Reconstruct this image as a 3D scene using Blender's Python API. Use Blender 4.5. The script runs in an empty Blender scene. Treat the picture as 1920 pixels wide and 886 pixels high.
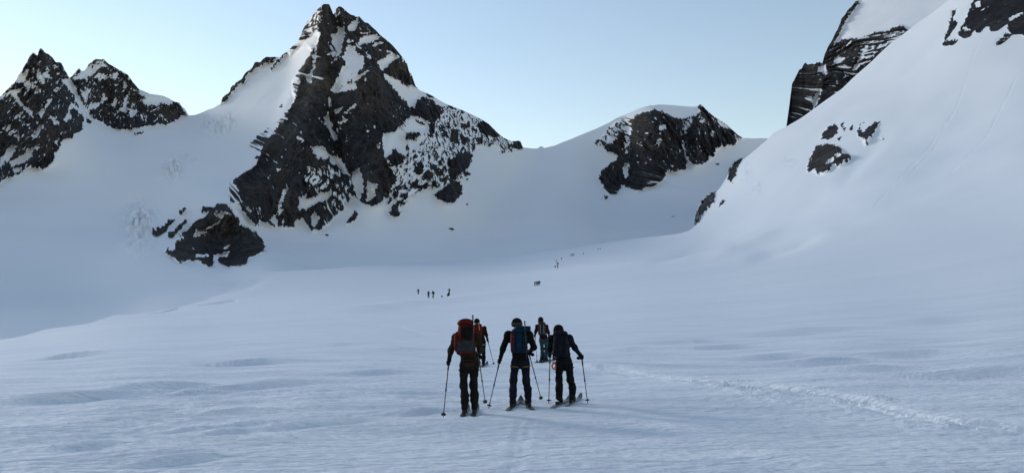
import bpy, math, random
import numpy as np
from mathutils import Vector, Matrix

# ------------------------------------------------------------------ camera, sky, sun, exposure
scene = bpy.context.scene
FPX = 1507.0                      # focal length in photograph pixels (1920 wide)
CXP, CYP, HOR = 960.0, 443.0, 590.0
CAMZ = 1.8
PITCH = math.atan((HOR - CYP) / FPX)
cam_d = bpy.data.cameras.new('camera'); cam = bpy.data.objects.new('camera', cam_d)
scene.collection.objects.link(cam); scene.camera = cam
cam.location = (0, 0, CAMZ); cam.rotation_euler = (math.pi / 2 + PITCH, 0, 0)
cam_d.sensor_width = 36.0; cam_d.lens = 36.0 * FPX / 1920.0
cam_d.clip_start = 0.1; cam_d.clip_end = 20000

SUN_AZ, SUN_EL = math.radians(-54), math.radians(18)
world = bpy.data.worlds.new('World'); scene.world = world; world.use_nodes = True
wn = world.node_tree; bg = wn.nodes['Background']
sky = wn.nodes.new('ShaderNodeTexSky'); sky.sky_type = 'NISHITA'; sky.sun_disc = False
sky.sun_elevation = SUN_EL; sky.sun_rotation = SUN_AZ
sky.altitude = 3000; sky.air_density = 1.8; sky.dust_density = 0.2; sky.ozone_density = 0.15
wb = wn.nodes.new('ShaderNodeMix'); wb.data_type = 'RGBA'; wb.blend_type = 'MULTIPLY'; wb.inputs[0].default_value = 1.0   # white balance of the camera
wb.inputs[7].default_value = (1.03, 0.99, 1.02, 1); wn.links.new(sky.outputs[0], wb.inputs[6]); wn.links.new(wb.outputs[2], bg.inputs[0]); bg.inputs[1].default_value = 0.15
sun_d = bpy.data.lights.new('sun', 'SUN'); sun = bpy.data.objects.new('sun', sun_d)
scene.collection.objects.link(sun)
sun_d.energy = 1.3; sun_d.angle = math.radians(12); sun_d.color = (1.0, 0.93, 0.87)
sdir = Vector((math.sin(SUN_AZ) * math.cos(SUN_EL), math.cos(SUN_AZ) * math.cos(SUN_EL), math.sin(SUN_EL)))
sun.rotation_euler = (-sdir).to_track_quat('-Z', 'Y').to_euler(); sun.location = sdir * 100
vs = scene.view_settings
vs.view_transform = 'Standard'; vs.look = 'None'; vs.gamma = 1.0; vs.use_curve_mapping = False
vs.exposure = 0.28

# ------------------------------------------------------------------ helpers: tags, materials, meshes
COL = scene.collection
def tag(o, label=None, cat=None, group=None, kind=None):
    if label: o['label'] = label
    if cat: o['category'] = cat
    if group: o['group'] = group
    if kind: o['kind'] = kind
    return o
def empty(name, loc=(0, 0, 0), rz=0.0):
    o = bpy.data.objects.new(name, None); COL.objects.link(o); o.empty_display_size = 0.2
    o.location = loc; o.rotation_euler = (0, 0, rz); return o
def link_mesh(name, me, mat, parent=None):
    o = bpy.data.objects.new(name, me); COL.objects.link(o)
    for m in (mat if isinstance(mat, (list, tuple)) else [mat]): me.materials.append(m)
    if parent: o.parent = parent
    return o
def np_mesh(name, V, F, smooth=True, attrs=None):
    """V (n,3), F (m,4) or (m,3) integer arrays."""
    me = bpy.data.meshes.new(name); V = np.asarray(V, np.float32); F = np.asarray(F, np.int32)
    k = F.shape[1]
    me.vertices.add(len(V)); me.vertices.foreach_set('co', V.ravel())
    me.loops.add(F.size); me.loops.foreach_set('vertex_index', F.ravel())
    me.polygons.add(len(F)); me.polygons.foreach_set('loop_start', np.arange(0, F.size, k, dtype=np.int32))
    me.polygons.foreach_set('use_smooth', np.full(len(F), smooth))
    for an, av in (attrs or {}).items():
        a = me.attributes.new(an, 'FLOAT', 'POINT'); a.data.foreach_set('value', np.asarray(av, np.float32))
    me.update(calc_edges=True); return me
def sub_mesh(name, V, F, sel, smooth, attrs=None):
    f = F[sel]; ids, inv = np.unique(f, return_inverse=True)
    return np_mesh(name, V[ids], inv.reshape(f.shape), smooth, {k: a[ids] for k, a in (attrs or {}).items()})

def mat(name, col, rough=0.8, var=0.25, scale=8.0, bump=0.0, spec=0.3, col2=None, metal=0.0, stretch=(1, 1, 1)):
    m = bpy.data.materials.new(name); m.use_nodes = True; nt = m.node_tree; b = nt.nodes['Principled BSDF']
    tc = nt.nodes.new('ShaderNodeTexCoord'); mp = nt.nodes.new('ShaderNodeMapping'); mp.inputs['Scale'].default_value = stretch
    nz = nt.nodes.new('ShaderNodeTexNoise'); nz.inputs['Scale'].default_value = scale; nz.inputs['Detail'].default_value = 5
    nt.links.new(tc.outputs['Object'], mp.inputs[0]); nt.links.new(mp.outputs[0], nz.inputs['Vector'])
    rp = nt.nodes.new('ShaderNodeValToRGB'); c2 = col2 or tuple(c * (1 + var) for c in col); c1 = col if col2 else tuple(c * (1 - var) for c in col)
    rp.color_ramp.elements[0].position = 0.35; rp.color_ramp.elements[1].position = 0.65
    rp.color_ramp.elements[0].color = (*c1, 1); rp.color_ramp.elements[1].color = (*c2, 1)
    nt.links.new(nz.outputs['Fac'], rp.inputs[0]); nt.links.new(rp.outputs[0], b.inputs['Base Color'])
    b.inputs['Roughness'].default_value = rough; b.inputs['Specular IOR Level'].default_value = spec; b.inputs['Metallic'].default_value = metal
    if bump:
        bp = nt.nodes.new('ShaderNodeBump'); bp.inputs['Strength'].default_value = bump; bp.inputs['Distance'].default_value = 0.02
        nt.links.new(nz.outputs['Fac'], bp.inputs['Height']); nt.links.new(bp.outputs[0], b.inputs['Normal'])
    return m

def snow_material():
    m = bpy.data.materials.new('snow'); m.use_nodes = True; nt = m.node_tree; b = nt.nodes['Principled BSDF']; L = nt.links
    tc = nt.nodes.new('ShaderNodeTexCoord')
    def attr(n):
        a = nt.nodes.new('ShaderNodeAttribute'); a.attribute_name = n; return a
    def noise(scale, st, detail=5, rot=0.0):
        mp = nt.nodes.new('ShaderNodeMapping'); mp.inputs['Scale'].default_value = st; mp.inputs['Rotation'].default_value = (0, 0, rot)
        nz = nt.nodes.new('ShaderNodeTexNoise'); nz.inputs['Scale'].default_value = scale; nz.inputs['Detail'].default_value = detail
        L.new(tc.outputs['Object'], mp.inputs[0]); L.new(mp.outputs[0], nz.inputs['Vector']); return nz
    def mixc(f, a, c):
        x = nt.nodes.new('ShaderNodeMix'); x.data_type = 'RGBA'
        for s, v in ((x.inputs[0], f), (x.inputs[6], a), (x.inputs[7], c)):
            if isinstance(v, tuple): s.default_value = (*v, 1) if len(v) == 3 else v
            elif isinstance(v, float): s.default_value = v
            else: L.new(v, s)
        return x.outputs[2]
    big = noise(0.35, (0.5, 1.4, 1), 6, math.radians(-28))
    r1 = nt.nodes.new('ShaderNodeValToRGB'); r1.color_ramp.elements[0].position = 0.36; r1.color_ramp.elements[1].position = 0.60
    r1.color_ramp.elements[0].color = (0.68, 0.725, 0.78, 1); r1.color_ramp.elements[1].color = (0.83, 0.85, 0.875, 1)
    L.new(big.outputs['Fac'], r1.inputs[0])
    nr = nt.nodes.new('ShaderNodeMath'); nr.operation = 'MULTIPLY'; nr.inputs[1].default_value = 2.2; nr.use_clamp = True; L.new(attr('near').outputs['Fac'], nr.inputs[0])
    c = mixc(nr.outputs[0], (0.80, 0.825, 0.85), r1.outputs[0])
    c = mixc(attr('fresh').outputs['Fac'], c, (0.92, 0.93, 0.935))
    ice = attr('ice').outputs['Fac']
    c = mixc(ice, c, (0.50, 0.56, 0.62))
    L.new(c, b.inputs['Base Color'])
    b.inputs['Roughness'].default_value = 0.62; b.inputs['Specular IOR Level'].default_value = 0.25
    fine = noise(6.0, (0.6, 1.2, 1), 8, math.radians(-28)); mid = noise(0.9, (0.45, 1.4, 1), 7, math.radians(-28))
    near = attr('near').outputs['Fac']
    b1 = nt.nodes.new('ShaderNodeBump'); b1.inputs['Distance'].default_value = 0.18
    b2 = nt.nodes.new('ShaderNodeBump'); b2.inputs['Distance'].default_value = 0.42
    L.new(near, b1.inputs['Strength']); L.new(near, b2.inputs['Strength'])
    L.new(fine.outputs['Fac'], b1.inputs['Height']); L.new(mid.outputs['Fac'], b2.inputs['Height'])
    L.new(b1.outputs[0], b2.inputs['Normal']); L.new(b2.outputs[0], b.inputs['Normal'])
    return m

def rock_material():
    m = bpy.data.materials.new('rock'); m.use_nodes = True; nt = m.node_tree; b = nt.nodes['Principled BSDF']; L = nt.links
    tc = nt.nodes.new('ShaderNodeTexCoord')
    def noise(scale, st, detail, rough=0.6):
        mp = nt.nodes.new('ShaderNodeMapping'); mp.inputs['Scale'].default_value = st
        nz = nt.nodes.new('ShaderNodeTexNoise'); nz.inputs['Scale'].default_value = scale; nz.inputs['Detail'].default_value = detail; nz.inputs['Roughness'].default_value = rough
        L.new(tc.outputs['Object'], mp.inputs[0]); L.new(mp.outputs[0], nz.inputs['Vector']); return nz
    n1 = noise(0.012, (1, 1, 0.6), 7, 0.65); n2 = noise(0.08, (1.3, 1.3, 0.5), 6, 0.7)
    r1 = nt.nodes.new('ShaderNodeValToRGB'); el = r1.color_ramp.elements
    el[0].position = 0.30; el[0].color = (0.018, 0.018, 0.021, 1)
    el[1].position = 0.75; el[1].color = (0.115, 0.098, 0.082, 1)
    e = el.new(0.5); e.color = (0.040, 0.039, 0.041, 1); e = el.new(0.62); e.color = (0.058, 0.050, 0.044, 1)
    L.new(n1.outputs['Fac'], r1.inputs[0])
    r2 = nt.nodes.new('ShaderNodeValToRGB'); r2.color_ramp.elements[0].position = 0.35; r2.color_ramp.elements[1].position = 0.7
    r2.color_ramp.elements[0].color = (0.38, 0.38, 0.38, 1); r2.color_ramp.elements[1].color = (1.6, 1.6, 1.6, 1)
    L.new(n2.outputs['Fac'], r2.inputs[0])
    x = nt.nodes.new('ShaderNodeMix'); x.data_type = 'RGBA'; x.blend_type = 'MULTIPLY'; x.inputs[0].default_value = 1.0
    L.new(r1.outputs[0], x.inputs[6]); L.new(r2.outputs[0], x.inputs[7])
    at = nt.nodes.new('ShaderNodeAttribute'); at.attribute_name = 'bare'
    n4 = noise(0.9, (1.0, 1.0, 0.7), 4, 0.65); ma = nt.nodes.new('ShaderNodeMath'); ma.operation = 'MULTIPLY_ADD'; ma.inputs[1].default_value = 1.1; ma.inputs[2].default_value = -0.55
    L.new(n4.outputs['Fac'], ma.inputs[0]); ad = nt.nodes.new('ShaderNodeMath'); ad.operation = 'ADD'; L.new(at.outputs['Fac'], ad.inputs[0]); L.new(ma.outputs[0], ad.inputs[1])
    mr = nt.nodes.new('ShaderNodeMapRange'); mr.interpolation_type = 'SMOOTHSTEP'; mr.inputs['From Min'].default_value = -0.10; mr.inputs['From Max'].default_value = 0.10; L.new(ad.outputs[0], mr.inputs['Value'])
    y = nt.nodes.new('ShaderNodeMix'); y.data_type = 'RGBA'; L.new(mr.outputs['Result'], y.inputs[0]); y.inputs[6].default_value = (0.80, 0.825, 0.85, 1); L.new(x.outputs[2], y.inputs[7]); L.new(y.outputs[2], b.inputs['Base Color'])
    b.inputs['Roughness'].default_value = 0.85; b.inputs['Specular IOR Level'].default_value = 0.12
    n3 = noise(0.35, (1.2, 1.2, 0.6), 6, 0.7)
    bp = nt.nodes.new('ShaderNodeBump'); bp.inputs['Distance'].default_value = 1.8; L.new(mr.outputs['Result'], bp.inputs['Strength'])
    L.new(n3.outputs['Fac'], bp.inputs['Height']); L.new(bp.outputs[0], b.inputs['Normal'])
    return m
SNOW, ROCK = snow_material(), rock_material()

# ------------------------------------------------------------------ helpers: noise, splines, rasters
_rng = np.random.RandomState(7)
_PERM = _rng.permutation(512).astype(np.int64); _ANG = _rng.rand(512) * 2 * np.pi
_GX, _GY = np.cos(_ANG), np.sin(_ANG)
def perlin(x, y, seed=0):
    x = np.asarray(x, float) + seed * 17.31; y = np.asarray(y, float) - seed * 9.77
    xi = np.floor(x).astype(np.int64); yi = np.floor(y).astype(np.int64); xf = x - xi; yf = y - yi
    u = xf * xf * xf * (xf * (xf * 6 - 15) + 10); v = yf * yf * yf * (yf * (yf * 6 - 15) + 10)
    def g(ix, iy, fx, fy):
        h = _PERM[(_PERM[ix & 511] + iy) & 511]; return _GX[h] * fx + _GY[h] * fy
    a = g(xi, yi, xf, yf); b = g(xi + 1, yi, xf - 1, yf); c = g(xi, yi + 1, xf, yf - 1); d = g(xi + 1, yi + 1, xf - 1, yf - 1)
    return (a + u * (b - a) + v * ((c + u * (d - c)) - (a + u * (b - a)))) * 1.5
def fbm(x, y, octs=4, seed=0, gain=0.5):
    s = 0; a = 1.0; n = 0
    for o in range(octs):
        s = s + a * perlin(x * 2 ** o, y * 2 ** o, seed + o); n += a * a; a *= gain
    return s / math.sqrt(n)
def ridged(x, y, octs=4, seed=0, gain=0.55):
    s = 0; a = 1.0; n = 0
    for o in range(octs):
        s = s + a * (1 - 2 * np.abs(perlin(x * 2 ** o, y * 2 ** o, seed + o))); n += a; a *= gain
    return s / n
def smooth(a, b, x):
    t = np.clip((x - a) / (b - a), 0, 1); return t * t * (3 - 2 * t)
class BSpline:
    """smooth surface over a regular grid of control values"""
    def __init__(s, f, x0, x1, sx, y0, y1, sy, hblur):
        s.x0, s.y0, s.sx, s.sy = x0, y0, sx, sy; X, Y = np.meshgrid(np.arange(x0, x1, sx), np.arange(y0, y1, sy)); G = np.log(f(X, Y))
        k = np.exp(-0.5 * (np.arange(-6, 7) * sx / hblur) ** 2); k /= k.sum(); P = np.pad(G, ((0, 0), (6, 6)), mode='edge'); s.G = sum(k[i] * P[:, i:i + G.shape[1]] for i in range(13))
    def __call__(s, px, py):
        x = np.clip((np.asarray(px, float) - s.x0) / s.sx, 1, s.G.shape[1] - 3.001); y = np.clip((np.asarray(py, float) - s.y0) / s.sy, 1, s.G.shape[0] - 3.001)
        xi = np.floor(x).astype(int); yi = np.floor(y).astype(int)
        def B(t): return ((1 - t) ** 3 / 6, (3 * t ** 3 - 6 * t * t + 4) / 6, (-3 * t ** 3 + 3 * t * t + 3 * t + 1) / 6, t ** 3 / 6)
        bx, by = B(x - xi), B(y - yi); v = 0
        for j in range(4):
            for i in range(4): v = v + bx[i] * by[j] * s.G[yi + j - 1, xi + i - 1]
        return np.exp(v)
class TPS:
    def __init__(s, pts, lam=2e-3):
        P = np.array(pts, float); s.x = P[:, :2] / 500.0; v = np.log(P[:, 2]); n = len(P)
        K = s._u(s.x[:, None] - s.x[None]); A = np.zeros((n + 3, n + 3))
        A[:n, :n] = K + lam * np.eye(n); A[:n, n] = 1; A[:n, n + 1:] = s.x; A[n, :n] = 1; A[n + 1:, :n] = s.x.T
        s.w = np.linalg.solve(A, np.concatenate([v, np.zeros(3)]))
    @staticmethod
    def _u(d):
        r2 = (d ** 2).sum(-1); return 0.5 * r2 * np.log(np.maximum(r2, 1e-12))
    def __call__(s, px, py):
        q = np.stack([np.asarray(px, float) / 500.0, np.asarray(py, float) / 500.0], -1)
        v = s.w[-3] + q[..., 0] * s.w[-2] + q[..., 1] * s.w[-1]
        for i in range(len(s.x)):
            d0 = q[..., 0] - s.x[i, 0]; d1 = q[..., 1] - s.x[i, 1]; r2 = d0 * d0 + d1 * d1
            v = v + s.w[i] * 0.5 * r2 * np.log(np.maximum(r2, 1e-12))
        return np.exp(v)
CP, SP = math.cos(PITCH), math.sin(PITCH)
def ray(px, py):
    u = (np.asarray(px, float) - CXP) / FPX; v = (CYP - np.asarray(py, float)) / FPX
    return u, CP - v * SP, SP + v * CP
def point(px, py, r):
    dx, dy, dz = ray(px, py); t = r / np.hypot(dx, dy); return dx * t, dy * t, CAMZ + dz * t
def plane_r(px, py):
    dx, dy, dz = ray(px, py); return CAMZ / np.maximum(-dz, 1e-4) * np.hypot(dx, dy)

# a raster of the rock / snow pattern over the directions of the photograph
RX0, RY0, RX1, RY1 = -300, -220, 2260, 720
LEVEL = np.full((RY1 - RY0, RX1 - RX0), -1.1); REGION = np.zeros(LEVEL.shape, np.int8)
def inside(poly, X, Y):
    c = np.zeros(X.shape, bool); n = len(poly); j = n - 1
    for i in range(n):
        xi, yi = poly[i]; xj, yj = poly[j]
        if yi != yj:
            c ^= ((yi > Y) != (yj > Y)) & (X < (xj - xi) * (Y - yi) / (yj - yi) + xi)
        j = i
    return c
def paint(poly, lev=None, reg=None):
    P = np.array(poly, float)
    x0, y0 = np.maximum(np.floor(P.min(0)).astype(int) - 1, (RX0, RY0)); x1, y1 = np.minimum(np.ceil(P.max(0)).astype(int) + 2, (RX1, RY1))
    if x1 <= x0 or y1 <= y0: return
    X, Y = np.meshgrid(np.arange(x0, x1) + 0.5, np.arange(y0, y1) + 0.5)
    m = inside([tuple(p) for p in P], X, Y); sl = (slice(y0 - RY0, y1 - RY0), slice(x0 - RX0, x1 - RX0))
    if lev is not None: LEVEL[sl][m] = lev
    if reg is not None: REGION[sl][m] = reg
def T(x0, y0, s, *pts): return [(x0 + a / s, y0 + b / s) for a, b in pts]
def sample(R, px, py):
    x = np.clip(px - RX0 - 0.5, 0, R.shape[1] - 1.001); y = np.clip(py - RY0 - 0.5, 0, R.shape[0] - 1.001)
    xi = x.astype(int); yi = y.astype(int); fx = x - xi; fy = y - yi
    return (R[yi, xi] * (1 - fx) + R[yi, xi + 1] * fx) * (1 - fy) + (R[yi + 1, xi] * (1 - fx) + R[yi + 1, xi + 1] * fx) * fy
def blur(R, s):
    k = np.exp(-0.5 * (np.arange(-3 * int(math.ceil(s)), 3 * int(math.ceil(s)) + 1) / s) ** 2); k /= k.sum(); h = len(k) // 2
    A = np.pad(R, h, mode='edge'); A = sum(k[i] * A[i:i + R.shape[0], :] for i in range(len(k)))
    return sum(k[i] * A[:, i:i + R.shape[1]] for i in range(len(k)))
def furrow(px, py, line, w):
    """1 along the middle of a polyline, fading to its sides and ends"""
    d = np.full(np.shape(px), 1e9); tt = np.zeros(np.shape(px)); n = len(line) - 1
    for i, ((ax, ay), (bx, by)) in enumerate(zip(line[:-1], line[1:])):
        vx, vy = bx - ax, by - ay; t = np.clip(((px - ax) * vx + (py - ay) * vy) / (vx * vx + vy * vy), 0, 1)
        q = np.hypot(px - ax - t * vx, py - ay - t * vy); m = q < d; d = np.where(m, q, d); tt = np.where(m, (i + t) / n, tt)
    return np.exp(-(d / w) ** 2) * smooth(0, 0.35, tt) * (1 - smooth(0.6, 1, tt))
def seg_dist(px, py, line):
    d = np.full(np.shape(px), 1e9)
    for (ax, ay), (bx, by) in zip(line[:-1], line[1:]):
        vx, vy = bx - ax, by - ay; t = np.clip(((px - ax) * vx + (py - ay) * vy) / (vx * vx + vy * vy), 0, 1)
        d = np.minimum(d, np.hypot(px - ax - t * vx, py - ay - t * vy))
    return d

# ------------------------------------------------------------------ where rock shows through the snow
# regions: 1 left peak, 2 second peak, 3 main peak, 4 lower outcrop, 5 dome, 6 ridge rocks
S6 = 6.33
MAIN = [(605,5),(618,5),(622,17),(627,28),(630,15),(636,9),(646,16),(657,26),(674,29),(691,42),(706,56),(718,68),(736,83),(750,100),(764,120),(768,134),(776,149),(781,161),
 (800,175),(812,180),(828,195),(833,208),(824,222),(812,230),(795,222),(775,215),(760,226),(748,240),(742,248),(718,250),(719,270),(722,300),(740,330),(738,345),(722,365),
 (718,378),(700,388),(690,385),(676,378),(662,366),(655,372),(645,390),(632,400),(620,410),(600,430),(584,432),(572,415),(567,408),(553,425),(535,425),(515,424),(490,414),
 (480,425),(470,410),(455,395),(447,384),(432,378),(428,365),(432,352),(437,338),(455,324),(478,312),(484,300),(488,285),(497,268),(505,258),(515,245),(524,232),(534,214),
 (545,200),(552,188),(553,180),(549,165),(550,150),(556,138),(562,130),(570,118),(575,108),(588,92),(596,78),(598,70),(598,50),(603,30)]
FLANK = [(812,179),(843,196),(890,217),(908,226),(923,238),(938,252),(952,261),(967,263),(978,263),(982,278),(965,284),(945,290),(935,275),(915,270),(890,275),(885,290),(887,300),
 (880,315),(872,330),(865,345),(845,345),(820,352),(800,352),(770,370),(760,385),(748,392),(738,378),(722,366),(738,345),(740,330),(722,300),(720,250),(742,248),(760,226),(775,215),(795,222),(812,230),(833,215)]
FACET = T(540,0,S6,(425,35),(300,170),(205,270),(130,440),(0,590),(0,720),(100,640),(200,560),(300,420),(370,380),(370,300),(400,150),(440,60))
OUTC = T(270,370,S6,(370,530),(480,470),(590,280),(640,270),(700,100),(830,110),(870,70),(980,70),(1080,200),(1160,300),(1330,400),(1400,480),(1440,560),(1440,640),(1230,720),(1220,790),
 (1150,810),(990,830),(950,800),(880,770),(870,720),(840,790),(780,820),(680,780),(650,750),(560,740),(500,745),(430,765),(350,700),(290,680),(250,640),(370,620))
LEFT = [(-300,250),(-200,230),(-100,205),(0,180),(20,160),(37,137),(51,113),(61,97),(70,103),(73,91),(78.5,89),(85,98),(98,106),(107,116),(115,117),(122,132),(130,144),(140,165),(150,188),(158,212),
 (158,220)] + T(0,210,S6,(990,215),(880,270),(870,320),(740,330),(710,440),(660,490),(630,600),(540,680),(400,655),(280,690),(250,735),(150,770),(90,770),(0,840)) + [(-150,400),(-300,470)]
SECOND = T(130,100,5.539,(15,250),(105,150),(125,182),(160,178),(200,112),(250,67),(290,52),(350,55),(400,97),(500,152),(620,232),(730,387),(830,427),(970,442),(1080,497),(1140,512),(1170,567),(1240,648),(1150,650),
 (1130,690),(1010,745),(920,735),(700,780),(560,795),(470,780),(400,755),(340,720),(250,680),(190,620),(150,580),(100,490),(40,370),(10,300))
DOME = T(1080,170,3.8525,(120,385),(180,330),(300,220),(400,180),(520,150),(580,133),(640,150),(700,190),(740,205),(870,175),(900,140),(870,120),(895,98),(920,108),(1000,187),(1100,252),(1215,342),(1190,350),(1140,310),
 (1165,360),(1150,390),(1050,400),(1010,420),(1000,470),(950,500),(940,520),(850,540),(810,500),(790,570),(690,585),(655,575),(640,640),(560,690),(430,725),(370,700),(335,680),(300,745),(240,750),(200,700),(160,620),(200,560),(290,500),(300,465),(220,440),(190,400))
paint(LEFT, 0.50, 1); paint(SECOND, 0.45, 2); paint(FACET, 0.05, 3); paint(MAIN, 0.70, 3); paint(FLANK, -0.05, 3); paint(OUTC, 0.85, 4); paint(DOME, 0.62, 5)
RIDGE1 = [(413,196),(416,182),(430,171),(432,162),(453,147),(458,137),(472,126),(477,115),(488,115),(498,104),(518,104),(519,110),(500,115),(489,124),(478,130),(463,142),(458,153),(438,167),(434,175),(420,190)]
paint(RIDGE1, 0.8, 6); paint([(505,140),(509,126),(522,108),(536,96),(540,99),(526,113),(514,126)], 0.6, 6)
def many(x0, y0, s, lev, polys, reg=None):
    for p in polys: paint(T(x0, y0, s, *p), lev, reg)
# main peak: snow in the rock
many(540,0,S6,-0.6,[[(340,340),(365,400),(300,420),(230,510),(150,600),(20,710),(0,690),(60,620),(190,490),(300,380)]])
many(540,0,S6,-0.65,[[(590,310),(670,330),(680,420),(650,500),(640,600),(600,680),(570,620),(520,530),(510,410),(580,390)],
 [(680,560),(740,530),(800,560),(810,630),(900,680),(910,770),(850,840),(760,886),(620,886),(640,800),(700,740),(640,690),(670,640)]])
many(480,130,S6,-0.5,[[(1010,0),(1220,0),(1180,80),(1080,160),(1190,170),(1200,240),(1060,260),(930,290),(890,240),(940,160)]])
many(540,0,S6,-0.9,[[(700,310),(840,210),(820,330),(770,380),(730,370)],[(850,383),(960,383),(950,402),(860,402)],[(840,490),(900,430),(1040,410),(1090,440),(1010,490),(940,520),(850,530)],
 [(980,545),(1060,500),(1160,505),(1000,555)],[(560,140),(600,100),(610,170),(560,200)],[(560,230),(600,265),(585,285)],[(330,430),(352,430),(345,560),(315,800),(285,886),(255,886),(300,760),(312,600)],
 [(435,455),(490,540),(545,660),(520,675),(465,530)],[(690,480),(780,480),(770,495),(690,500)],[(800,500),(880,580),(860,590),(820,550)],[(920,590),(990,700),(960,710)]])
many(540,0,S6,0.1,[[(230,520),(310,540),(300,590),(240,570)],[(420,460),(560,560),(600,700),(500,640)]])
many(660,60,S6,-0.9,[[(290,340),(380,320),(420,280),(500,265),(560,290),(480,340),(430,390),(390,440),(350,450),(320,390)],[(0,560),(180,450),(190,470),(60,565),(0,625)],[(310,215),(360,208),(355,230)],[(400,245),(440,215),(485,252)]])
many(660,60,S6,-0.62,[[(370,480),(440,520),(540,570),(650,640),(740,640),(850,720),(960,790),(1180,886),(1050,886),(920,790),(830,760),(760,830),(740,886),(670,886),(640,820),(580,800),(520,690),(440,600),(390,540)]])
many(480,130,S6,-0.9,[[(560,80),(620,90),(665,65),(665,165),(630,155),(600,130)],[(630,80),(665,0),(692,0),(655,90)],[(850,490),(862,560),(915,660),(905,700),(965,830),(915,830),(865,720),(815,600),(798,560),(840,560)],
 [(856,325),(888,325),(875,450),(858,440)],[(920,480),(1030,445),(1010,490),(940,540)],[(1005,545),(1180,400),(1195,420),(1080,515)],[(970,630),(1090,580),(1080,612),(1000,645)],[(478,812),(500,797),(588,853),(580,862)],[(498,730),(542,745),(530,762)]])
many(640,170,S6,-0.95,[[(500,510),(640,500),(650,450),(720,450),(760,500),(750,640),(770,770),(700,720),(640,660),(580,760),(540,800),(510,720),(490,600)],[(405,640),(462,620),(442,692)],[(298,492),(372,428),(325,490)],[(280,520),(350,550),(310,550)]])
many(640,170,S6,-0.7,[[(770,380),(850,300),(1060,370),(1050,440),(1040,500),(940,490),(770,490)],[(760,590),(940,600),(960,540),(1010,560),(900,650),(860,700)]])
many(420,260,S6,-0.95,[[(1025,88),(1090,100),(1160,83),(1266,200),(1240,232),(1130,230),(1110,240),(1060,150)],
 [(885,675),(920,700),(990,645),(970,710),(1060,700),(1150,650),(1260,620),(1240,700),(1100,760),(1000,820),(980,850),(930,820),(890,850)],
 [(670,720),(700,640),(750,555),(775,600),(722,640),(692,720),(655,850),(690,835),(722,815),(695,865),(636,884)],[(505,462),(562,432),(525,475)],[(625,378),(650,345),(670,380)],[(238,808),(290,808),(342,862),(290,862)],[(392,820),(452,822),(420,842)],[(866,400),(925,393),(880,418)],[(1028,468),(1060,500),(1040,535)]])
many(420,260,S6,0.1,[[(50,500),(150,560),(210,760),(160,780),(60,680)],[(900,340),(1200,330),(1260,620),(1100,640),(1000,560)]])
many(600,280,S6,0.25,[[(60,170),(260,260),(380,300),(390,560),(280,680),(200,740),(100,880),(0,880),(0,600),(130,500),(60,400)]])
many(600,280,S6,-0.95,[[(0,0),(60,0),(110,70),(190,80),(300,190),(335,290),(290,310),(250,240),(180,180),(140,190),(110,100),(0,100)],[(370,270),(440,250),(460,190),(480,280),(520,390),(520,460),(470,590),(430,560),(400,480),(390,350)],
 [(560,370),(620,400),(670,410),(650,560),(600,600),(550,610),(560,480)],[(0,510),(140,500),(90,590),(0,610)]])
many(430,350,7.11,-0.95,[[(60,300),(240,460),(345,570),(320,600),(230,520),(130,400)],[(1130,300),(1200,420),(1120,560),(1090,440)],[(870,440),(990,430),(1000,540),(870,520)],[(540,440),(600,380),(650,500),(630,530),(590,470)],[(350,350),(420,470),(415,530),(390,430)],[(680,410),(715,470),(715,560),(695,470)]])
# rocks standing in the snowy right flank
many(780,180,S6,0.95,[[(720,360),(800,288),(860,318),(1000,470),(930,490),(850,470),(770,420)],[(525,350),(640,305),(650,330),(600,380),(545,360)],[(410,400),(500,390),(490,560),(440,540),(410,490)],[(510,460),(620,490),(610,530),(570,570),(530,530)],
 [(710,510),(800,490),(800,580),(770,585),(730,560)],[(840,580),(880,555),(910,575),(850,600)],[(640,610),(715,575),(690,645)],[(1150,590),(1190,528),(1245,528),(1260,620),(1150,630)],[(1065,600),(1140,575),(1120,610)],[(1000,650),(1050,650),(1020,685)],[(1030,490),(1090,498),(1085,525)],
 [(360,300),(420,350),(380,410),(360,360)],[(300,330),(340,420),(380,500),(340,480),(290,380)],[(380,90),(460,140),(420,160)],[(520,180),(600,190),(540,200)]], 3)
many(780,280,S6,0.95,[[(480,30),(620,40),(680,75),(650,105),(635,200),(590,240),(520,285),(490,300),(480,350),(400,380),(370,350),(390,270),(400,200),(420,110),(480,100)],
 [(200,540),(250,510),(330,450),(440,385),(520,390),(555,450),(540,530),(450,640),(300,615),(230,570)],[(90,300),(170,270),(190,340),(130,355)],[(0,220),(70,150),(100,190),(60,310),(10,290)],[(160,190),(260,180),(260,210),(180,225)],[(200,230),(300,230),(300,300),(260,310)],
 [(0,370),(40,440),(130,400),(140,470),(0,470)],[(195,380),(240,370),(245,440),(200,440)],[(570,280),(640,265),(645,295),(590,330)],[(580,350),(640,330),(600,380)]], 3)
many(780,280,S6,0.2,[[(270,100),(380,100),(400,380),(300,330),(280,220)]])
many(640,170,S6,0.8,[[(770,500),(940,490),(940,530),(830,590),(770,590)],[(1040,390),(1100,380),(1100,520),(1040,540)],[(860,330),(1000,400),(990,420),(910,380)],[(620,700),(760,760),(700,880),(600,880),(540,800)]])
many(600,280,S6,0.95,[[(830,750),(880,640),(960,750),(950,800),(850,800)],[(790,640),(830,560),(850,610),(810,660)],[(870,500),(930,500),(900,600)],[(760,570),(835,490),(800,585)],[(970,540),(1060,520),(1010,600)],[(955,610),(1000,630),(970,650)],
 [(300,880),(420,720),(460,760),(440,820),(330,880)],[(740,750),(775,715),(770,750)],[(1080,430),(1110,360),(1170,400),(1170,460),(1090,470)],[(880,440),(950,470),(910,480)],[(1150,230),(1230,170),(1210,300)]], 3)
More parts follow.
